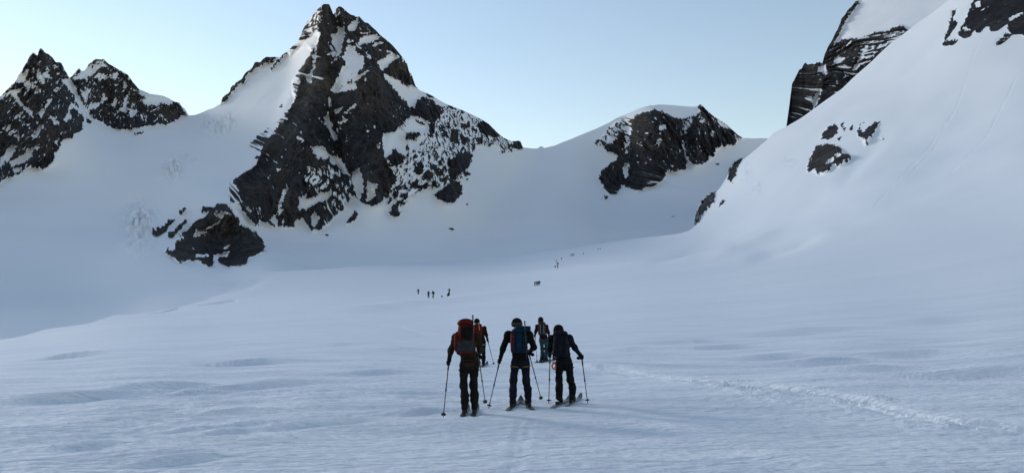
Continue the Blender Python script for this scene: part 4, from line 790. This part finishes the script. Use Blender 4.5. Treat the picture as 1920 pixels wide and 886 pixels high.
def backpack(M4, az, ctr, w, d, h, tilt, label, body_m, lid_m, low_m, side_m=None, strap_m=BLK, lid=True, group=None):
    """ctr = middle of the pack in the wearer's frame; tilt leans its top forward"""
    e = empty('backpack', M4 @ Vector(ctr)); e.rotation_euler = (Matrix.Rotation(-az, 3, 'Z') @ Matrix.Rotation(-tilt, 3, 'X')).to_euler()
    tag(e, label, 'backpack', group)
    build('pack_body', loft_rings([((0, .01, -h * .5), w * .26, d * .26), ((0, 0, -h * .47), w * .38, d * .40), ((0, -.01, -h * .36), w * .46, d * .50), ((0, -.01, -h * .15), w * .50, d * .54), ((0, 0, h * .08), w * .48, d * .50), ((0, 0, h * .27), w * .43, d * .44), ((0, .01, h * .38), w * .34, d * .36)], 28, 2.7, .07, 3), body_m, e)
    if low_m: build('lower_pocket', loft_rings([((0, -.02, -h * .47), w * .40, d * .42), ((0, -.025, -h * .40), w * .49, d * .52), ((0, -.025, -h * .22), w * .50, d * .53), ((0, -.02, -h * .13), w * .47, d * .49)], 28, 3.2, .05, 5), low_m, e)
    if lid: build('lid', loft_rings([((0, .005, h * .31), w * .38, d * .42), ((0, -.01, h * .345), w * .47, d * .54), ((0, -.01, h * .41), w * .46, d * .53), ((0, 0, h * .475), w * .36, d * .42), ((0, 0, h * .51), w * .18, d * .22)], 24, 2.3, .09, 9), lid_m, e)
    if side_m:
        build('side_panel', loft_rings([((-w * .36, 0, -h * .40), w * .17, d * .42), ((-w * .39, 0, -h * .1), w * .17, d * .50), ((-w * .38, 0, h * .28), w * .16, d * .44)], 20, 2.6, .06, 12), side_m, e)
    for sx in (-1, 1):                                               # shoulder straps run over to the chest, compression straps behind
        build('shoulder_strap', tube([(sx * w * .28, d * .42, h * .30), (sx * w * .34, d * .75, h * .36), (sx * w * .40, d * 1.25, h * .22), (sx * w * .46, d * 1.35, -h * .02), (sx * w * .50, d * .9, -h * .26), (sx * w * .46, d * .35, -h * .38)], .016, 6), strap_m, e)
        build('strap', tube([(sx * w * .22, -d * .47, h * .36), (sx * w * .23, -d * .55, h * .1), (sx * w * .23, -d * .57, -h * .2), (sx * w * .20, -d * .52, -h * .42)], .008, 5), strap_m, e)
    build('hip_belt', tube([(w * .47 * math.cos(t), d * .55 + d * .9 * math.sin(t), -h * .42) for t in np.linspace(-0.6, math.pi + .6, 16)], .02, 6), strap_m, e)
    build('haul_loop', tube([(-.03, d * .40, h * .40), (-.025, d * .45, h * .47), (.025, d * .45, h * .47), (.03, d * .40, h * .40)], .007, 5), strap_m, e)
    return e

# ------------------------------------------------------------------ the five ski tourers
R_ = math.radians
# red pack, olive jacket
e, M4 = person(880, 778, dict(label='ski tourer in olive-brown jacket and dark trousers under a big red backpack', seed=1, bulk=.92, jacket=OLIVE, trousers=BROWN, hatmat=BLK,
    j=dict(H=(-.06, .30, 1.50), N=(-.06, .20, 1.38), C=(-.05, .13, 1.26), P=(-.01, -.02, .93), SL=(-.25, .13, 1.38), SR=(.14, .13, 1.38), EL=(-.345, .14, 1.14), WL=(-.375, .26, .97), ER=(.205, .22, 1.14), WR=(.17, .47, 1.08),
           KL=(-.105, .07, .52), KR=(.075, .06, .52), FL=(-.085, .02, 0), FR=(.095, .06, 0)), ski=dict(L=R_(3), R=R_(3)), tip=dict(L=(831, 785), R=(910, 755)), back=.62,
    skilabel='dark %s ski of the tourer with the big red backpack', polelabel='dark pole in the %s hand of the tourer with the big red backpack'))
azA = math.atan2(e.location.x, e.location.y)
backpack(M4, azA, (-.075, -.10, 1.40), .315, .25, .63, R_(14), 'big red backpack with a grey lower pocket on the tourer in olive', RED, RED, GREY)
PA = bpy.data.objects['backpack']
build('front_panel', loft_rings([((.03, -.125, -.10), .05, .02), ((.03, -.135, -.06), .095, .035), ((.035, -.135, .06), .10, .035), ((.03, -.125, .15), .07, .03)], 18, 2.6, .08, 6), BLK, PA)
build('side_pocket', loft_rings([((-.155, .0, -.27), .03, .06), ((-.165, -.01, -.2), .045, .085), ((-.165, -.01, .0), .045, .085), ((-.15, 0, .08), .025, .06)], 16, 2.4, .08, 8), RED, PA)
def stick(name, M4, a, b, rad, m, label, cat, head=None):
    e = empty(name, M4 @ Vector(a)); A, B = M4 @ Vector(a) - e.location, M4 @ Vector(b) - e.location; tag(e, label, cat)
    build('shaft', tube([A, A * .5 + B * .5, B], [rad, rad, rad * .9]), m, e)
    if head: build('head', tube([B + (M4.to_3x3() @ Vector((-.02, head, -.03))), B + (M4.to_3x3() @ Vector((0, head * .4, .0))), B, B + (M4.to_3x3() @ Vector((0, -head * .6, .0)))], [.004, .011, .014, .007]), ALU, e)
    build('spike', tube([A, A + (A - B).normalized() * .05], [rad * .7, .002]), ALU, e)
    return e
stick('ice_axe', M4, (.055, -.25, 1.14), (.055, -.10, 1.78), .013, RUB, 'black ice axe strapped upright to the big red backpack', 'ice axe', .06)
# blue pack, black jacket
e, M4 = person(975, 764, dict(label='ski tourer in black jacket and dark trousers with a blue backpack and ochre leg loops', seed=2, bulk=.97, jacket=BLK, trousers=NAVY, hatmat=HATB, harness=OCHRE, band=mat('grey_band', (0.045, 0.042, 0.042), 0.9, 0.2, 30, spec=0.05),
    j=dict(H=(-.06, .12, 1.60), N=(-.05, .06, 1.46), C=(-.02, .04, 1.28), P=(.01, 0, .93), SL=(-.23, .05, 1.40), SR=(.18, .05, 1.40), EL=(-.335, .05, 1.13), WL=(-.385, .13, .94), ER=(.275, .04, 1.15), WR=(.20, .27, 1.06),
           KL=(-.13, .06, .50), KR=(.12, .06, .50), FL=(-.135, .0, 0), FR=(.155, .04, 0)), ski=dict(L=R_(9), R=R_(-8)), tip=dict(L=(916, 766), R=(1015, 750)), back=.62,
    skilabel='dark %s ski of the tourer with the blue backpack', polelabel='dark pole in the %s hand of the tourer with the blue backpack'))
azB = math.atan2(e.location.x, e.location.y)
backpack(M4, azB, (-.015, -.165, 1.29), .31, .20, .48, R_(8), 'blue backpack with a faded red side panel on the tourer in black', BLUE, BLUE, None, PINK)
p = empty('bedroll', M4 @ Vector((.06, -.16, 1.52)), -azB); tag(p, 'short rolled blue mat tied across the top of the blue backpack', 'bedroll')
build('roll', loft_rings([((0, 0, 0), .0, .0)] * 0 + [((0, 0, -.15), .03, .03), ((0, 0, -.145), .052, .052), ((0, 0, .145), .052, .052), ((0, 0, .15), .03, .03)], 18, 2.0, .03, 2), BLUE, p).rotation_euler = (0, math.pi / 2, 0)
build('tie', tube([(.0, .056 * math.cos(t), .056 * math.sin(t)) for t in np.linspace(0, 2 * math.pi, 18)[:-1]], .008, 5, True), BLK, p)
stick('ice_axe', M4, (.125, -.30, 1.00), (.095, -.24, 1.66), .012, RUB, 'dark ice axe strapped upright to the blue backpack', 'ice axe', .06)
# navy pack, leaning figure
e, M4 = person(1060, 760, dict(label='ski tourer in dark navy leaning forward with a black beanie and navy backpack', seed=3, bulk=.92, jacket=NAVY, trousers=BLK, hatmat=BLK,
    j=dict(H=(-.13, .30, 1.46), N=(-.11, .20, 1.34), C=(-.07, .12, 1.18), P=(-.02, -.05, .86), SL=(-.27, .15, 1.30), SR=(.09, .12, 1.31), EL=(-.31, .28, 1.08), WL=(-.31, .48, .98), ER=(.20, .16, 1.12), WR=(.30, .24, .98),
           KL=(-.125, .07, .49), KR=(.10, .16, .50), FL=(-.12, -.05, 0), FR=(.145, .28, 0)), ski=dict(L=R_(12), R=R_(11)), tip=dict(L=(1029, 757), R=(1102, 757)), skimat=SKI2, lift=dict(L=.25), back=.62,
    skilabel='grey %s ski of the tourer leaning forward in navy', polelabel='dark pole in the %s hand of the tourer leaning forward in navy'))
azC = math.atan2(e.location.x, e.location.y)
backpack(M4, azC, (-.085, -.11, 1.20), .32, .22, .54, R_(20), 'plain dark navy backpack on the tourer leaning forward', NAVY, NAVY, None, None, BLK)
k = empty('gear_loop', M4 @ Vector((-.215, -.10, .80)), -azC); tag(k, 'small orange coil of webbing hanging at the hip of the leaning tourer', 'webbing')
for i in range(3): build('strand', tube([((.035 + .008 * i) * math.cos(t), .01 * i, -.03 + (.055 + .006 * i) * math.sin(t)) for t in np.linspace(0, 2 * math.pi, 18)[:-1]], .009, 6, True), ORANGE, k)
build('carabiner', tube([(.018 * math.cos(t), -.02, .045 + .035 * math.sin(t)) for t in np.linspace(0, 2 * math.pi, 14)[:-1]], .005, 5, True), ALU, k)
# tourer ahead on the left, red pack with pale shaft
e, M4 = person(900, 689, dict(label='ski tourer in dark clothes with a smaller red backpack, ahead of the olive jacket', seed=4, jacket=DKRED, trousers=BLK, hatmat=BLK, vox=.02, harness=PALE,
    j=dict(H=(-.12, .14, 1.60), N=(-.09, .08, 1.46), C=(-.03, .05, 1.28), P=(.03, 0, .94), SL=(-.24, .06, 1.38), SR=(.15, .06, 1.38), EL=(-.31, .12, 1.12), WL=(-.30, .34, 1.0), ER=(.225, .10, 1.14), WR=(.26, .22, 1.0),
           KL=(-.06, .08, .50), KR=(.12, .06, .50), FL=(-.08, .1, 0), FR=(.13, .0, 0)), ski=dict(L=R_(4), R=R_(8)), tip=dict(L=(-.40, .55, 0), R=(926, 686)), back=.62,
    skilabel='dark %s ski of the tourer with the smaller red backpack', polelabel='dark pole in the %s hand of the tourer with the smaller red backpack'))
azD = math.atan2(e.location.x, e.location.y)
backpack(M4, azD, (-.08, -.15, 1.29), .32, .21, .50, R_(8), 'smaller red backpack on the tourer ahead of the olive jacket', RED, RED, None)
stick('ice_axe', M4, (.03, -.28, .98), (-.06, -.22, 1.58), .016, WOOD, 'ice axe with a pale shaft strapped to the smaller red backpack', 'ice axe', .07)
# farthest of the five, hooded, grey pack
e, M4 = person(1018, 680, dict(label='hooded ski tourer in plum jacket and grey-blue trousers, farthest ahead of the five', seed=5, jacket=PLUM, trousers=TEAL, hat='hood', hatmat=PLUM, vox=.02,
    j=dict(H=(-.08, .12, 1.58), N=(-.06, .06, 1.44), C=(-.03, .04, 1.26), P=(.03, 0, .92), SL=(-.22, .05, 1.36), SR=(.14, .05, 1.36), EL=(-.28, .06, 1.14), WL=(-.30, .20, 1.03), ER=(.22, .10, 1.12), WR=(.24, .28, 1.02),
           KL=(-.03, .10, .50), KR=(.14, .04, .50), FL=(-.02, .05, 0), FR=(.12, -.05, 0)), ski=dict(L=R_(28), R=R_(22)), tip=dict(L=(1007, 681), R=(.42, .35, 0)), back=.62,
    skilabel='dark %s ski of the hooded tourer in plum', polelabel='dark pole in the %s hand of the hooded tourer in plum'))
azE = math.atan2(e.location.x, e.location.y)
backpack(M4, azE, (-.03, -.15, 1.28), .30, .20, .50, R_(6), 'dark grey backpack with pale straps on the hooded tourer', GREY, GREY, None, None, PALE)

# ------------------------------------------------------------------ tiny groups of skiers far up the glacier
def small_person(kind, seed):
    st = dict(stand=dict(H=1.62, P=.92, y=0), walk=dict(H=1.58, P=.90, y=.12), bend=dict(H=1.15, P=.80, y=.35), sit=dict(H=.92, P=.28, y=.1))[kind]
    H = np.array([0, st['y'] + .05, st['H']]); P = np.array([0, 0, st['P']]); C = P + (H - P) * .58; a = lambda *v: np.array(v, float); pr = [(P, C, .16, .19, 0), (C, C + (H - C) * .5, .17, .07, 0), (H - a(0, 0, .03), H + a(0, 0, .04), .10, .11, 0), (C + a(0, -.2, .02), P + a(0, -.18, .18), .17, .15, 0)]
    for i, s in enumerate((-1, 1)):
        fy = (.22 if i else -.2) if kind == 'walk' else (.45 if kind == 'sit' else 0.0)
        K = a(s * .12, fy * .6 + .05, .45 if kind != 'sit' else .38); F = a(s * .14, fy, .03); Sh = C + a(s * .2, 0, .1); Hd = C + a(s * .36, .28, -.28)
        pr += [(P + a(s * .1, 0, -.04), K, .11, .085, 0), (K, F, .085, .07, 0), (F, F + a(0, .16, 0), .06, .05, 0), (Sh, (Sh + Hd) / 2 + a(s * .08, -.05, 0), .075, .065, 0), ((Sh + Hd) / 2 + a(s * .08, -.05, 0), Hd, .06, .05, 0)]
    return sdf_mesh(pr, 0.045, .05)[:2]
KINDS = {k: np_mesh('person_small', *small_person(k, 1)) for k in ('stand', 'walk', 'bend', 'sit')}
for i, k in enumerate(KINDS.values()): k.materials.append(BLK)
def far_person(px, py, kind, label, rz=0.0, grp=None, sc=1.0):
    b = ground_at(px, py); o = bpy.data.objects.new('person', KINDS[kind]); COL.objects.link(o); o.location = b - Vector((0, 0, .04)); o.rotation_euler = (0, 0, rz); o.scale = (sc,) * 3
    return tag(o, label, 'person', grp)
far_person(784.3, 550, 'walk', 'distant lone dark figure walking apart from the pair on the snow', .4, 'distant people on the near roll', 1.15)
far_person(803.4, 563.5, 'stand', 'distant dark figure standing upright with legs apart, one of a pair', .1, 'distant people on the near roll', 1.12)
far_person(812.3, 563, 'walk', 'distant dark figure stepping sideways, taller one of the pair', 1.4, 'distant people on the near roll', 1.15)
far_person(842.3, 551, 'stand', 'distant dark figure standing behind the crouching one', .3, 'distant people on the near roll', 1.1)
far_person(841.6, 558, 'sit', 'distant dark figure crouching low on the snow', .9, 'distant people on the near roll', 1.2)
b = ground_at(828.6, 559); e = empty('backpack', b, .5); tag(e, 'distant dark pack left lying on the snow between the distant figures', 'backpack')
build('pack_body', loft_rings([((0, 0, -.02), .30, .20), ((0, 0, .12), .36, .24), ((0, 0, .26), .28, .19), ((0, 0, .32), .12, .1)], 14, 2.6, .08, 4), BLK, e)
build('strap', tube([(.2, -.2, .05), (.1, -.32, .15), (-.1, -.32, .15), (-.2, -.2, .05)], .025, 5), BLK, e)
FOUR = 'distant dark skier in the short line of four climbing the glacier'
for x_, y_ in ((1003, 536), (1006.5, 535.5), (1009, 534.5), (1011.5, 533.5)): far_person(x_, y_, 'walk', FOUR, -.4, 'line of four distant skiers', 1.1)
FIVE = 'distant dark skier in the loose cluster below the upper trio'
for x_, y_, k_ in ((1041, 502, 'walk'), (1045.6, 501.5, 'stand'), (1043, 490.5, 'walk'), (1045, 495.5, 'stand'), (1047, 494.5, 'bend'), (1053, 487, 'walk')): far_person(x_, y_, k_, FIVE, .5, 'cluster of distant skiers', 1.2)
for x_, y_ in ((1070.5, 478), (1073, 478), (1076, 477.5)): far_person(x_, y_, 'walk', 'distant dark skier in the upper group of three', -.5, 'upper trio of distant skiers', 1.2)
far_person(1094, 475, 'walk', 'distant single dark skier between the trio and the last pair', .2, None, 1.0)
for x_, k_ in ((1121.5, 'bend'), (1125.5, 'stand')): far_person(x_, 466, k_, 'distant dark skier of the last pair, highest up the glacier', 1.2, 'last pair of distant skiers', 1.1)

# ------------------------------------------------------------------ loose rocks on the snow, clods thrown up beside the churned track
def boulder(name, loc, size, label, seed, flat=.6, grp=None):
    rs = np.random.RandomState(seed); V = []; n, m = 10, 7; F = []
    for i in range(m):
        ph = math.pi * i / (m - 1) - math.pi / 2
        for k_ in range(n):
            th = 2 * math.pi * k_ / n; q = size * (0.75 + .45 * rs.rand()); V.append((q * math.cos(ph) * math.cos(th) * 1.3, q * math.cos(ph) * math.sin(th), q * math.sin(ph) * flat))
    for i in range(m - 1):
        for k_ in range(n): F.append((i * n + k_, i * n + (k_ + 1) % n, (i + 1) * n + (k_ + 1) % n, (i + 1) * n + k_))
    o = build(name, (V, F), ROCK, None, False); o.location = loc; o.data.attributes.new('bare', 'FLOAT', 'POINT').data.foreach_set('value', np.ones(len(V), np.float32)); return tag(o, label, 'rock', grp)
def far_at(px, py):
    a, b = np.array(float(px)), np.array(float(py)); r = FAR(a, b); x, y, z = point(a, b, r); return Vector((float(x), float(y), float(z)))
boulder('boulder', far_at(846, 429), 2.6, 'small dark flat boulder alone on the basin snow, the higher of two', 3, .5)
boulder('boulder', far_at(822, 456), 1.7, 'tiny dark boulder alone on the basin snow, the lower of two', 4, .5)
boulder('boulder', far_at(613, 440), 1.6, 'tiny dark boulder below the foot of the pyramid peak', 5, .5)
boulder('boulder', far_at(1263, 407), 2.6, 'small dark boulder half buried below the rock dome', 6, .5)
boulder('boulder', far_at(875, 383), 1.8, 'small dark boulder beside the big boulder at the flank of the pyramid peak', 7, .6)
rs = np.random.RandomState(11); VV = []; FF = []
for i in range(90):
    t = rs.rand() ** .8 * (len(TRACKW) - 3); j = int(t); f = t - j; x_ = TRACKW[j][0] * (1 - f) + TRACKW[j + 1][0] * f + rs.normal() * .12; y_ = TRACKW[j][1] * (1 - f) + TRACKW[j + 1][1] * f + rs.choice([-1, 1]) * (.45 + abs(rs.normal()) * .45)
    s_ = .015 + .045 * rs.rand() ** 3; z_ = None; o0 = len(VV)
    VV.append((x_, y_, s_)); pts = [(math.cos(a) * math.cos(b_), math.sin(a) * math.cos(b_), math.sin(b_)) for b_ in (-.7, .1, .9) for a in np.linspace(0, 2 * math.pi, 7)[:-1]]
    VV.pop(); VV += [(x_ + p_[0] * s_ * (.7 + .6 * rs.rand()), y_ + p_[1] * s_ * (.7 + .6 * rs.rand()), p_[2] * s_ * (.7 + .5 * rs.rand())) for p_ in pts] + [(x_, y_, s_)]
    for a in range(2):
        for k_ in range(6): FF.append((o0 + a * 6 + k_, o0 + a * 6 + (k_ + 1) % 6, o0 + a * 6 + 6 + (k_ + 1) % 6, o0 + a * 6 + 6 + k_))
    for k_ in range(6): FF.append((o0 + 12 + k_, o0 + 12 + (k_ + 1) % 6, o0 + 18))
VA = np.array(VV); cent = VA.reshape(-1, 19, 3).mean(1)
lut = np.array([ground_z(cx, cy) for cx, cy, _ in cent]); VA[:, 2] += np.repeat(lut, 19)
o = build('snow_clods', (VA.tolist(), FF), SNOW, None, False); tag(o, 'crumbled snow clods strewn along the churned ski track', 'snow clods', kind='stuff')
a_ = o.data.attributes.new('fresh', 'FLOAT', 'POINT'); a_.data.foreach_set('value', np.full(len(VA), .8, np.float32))
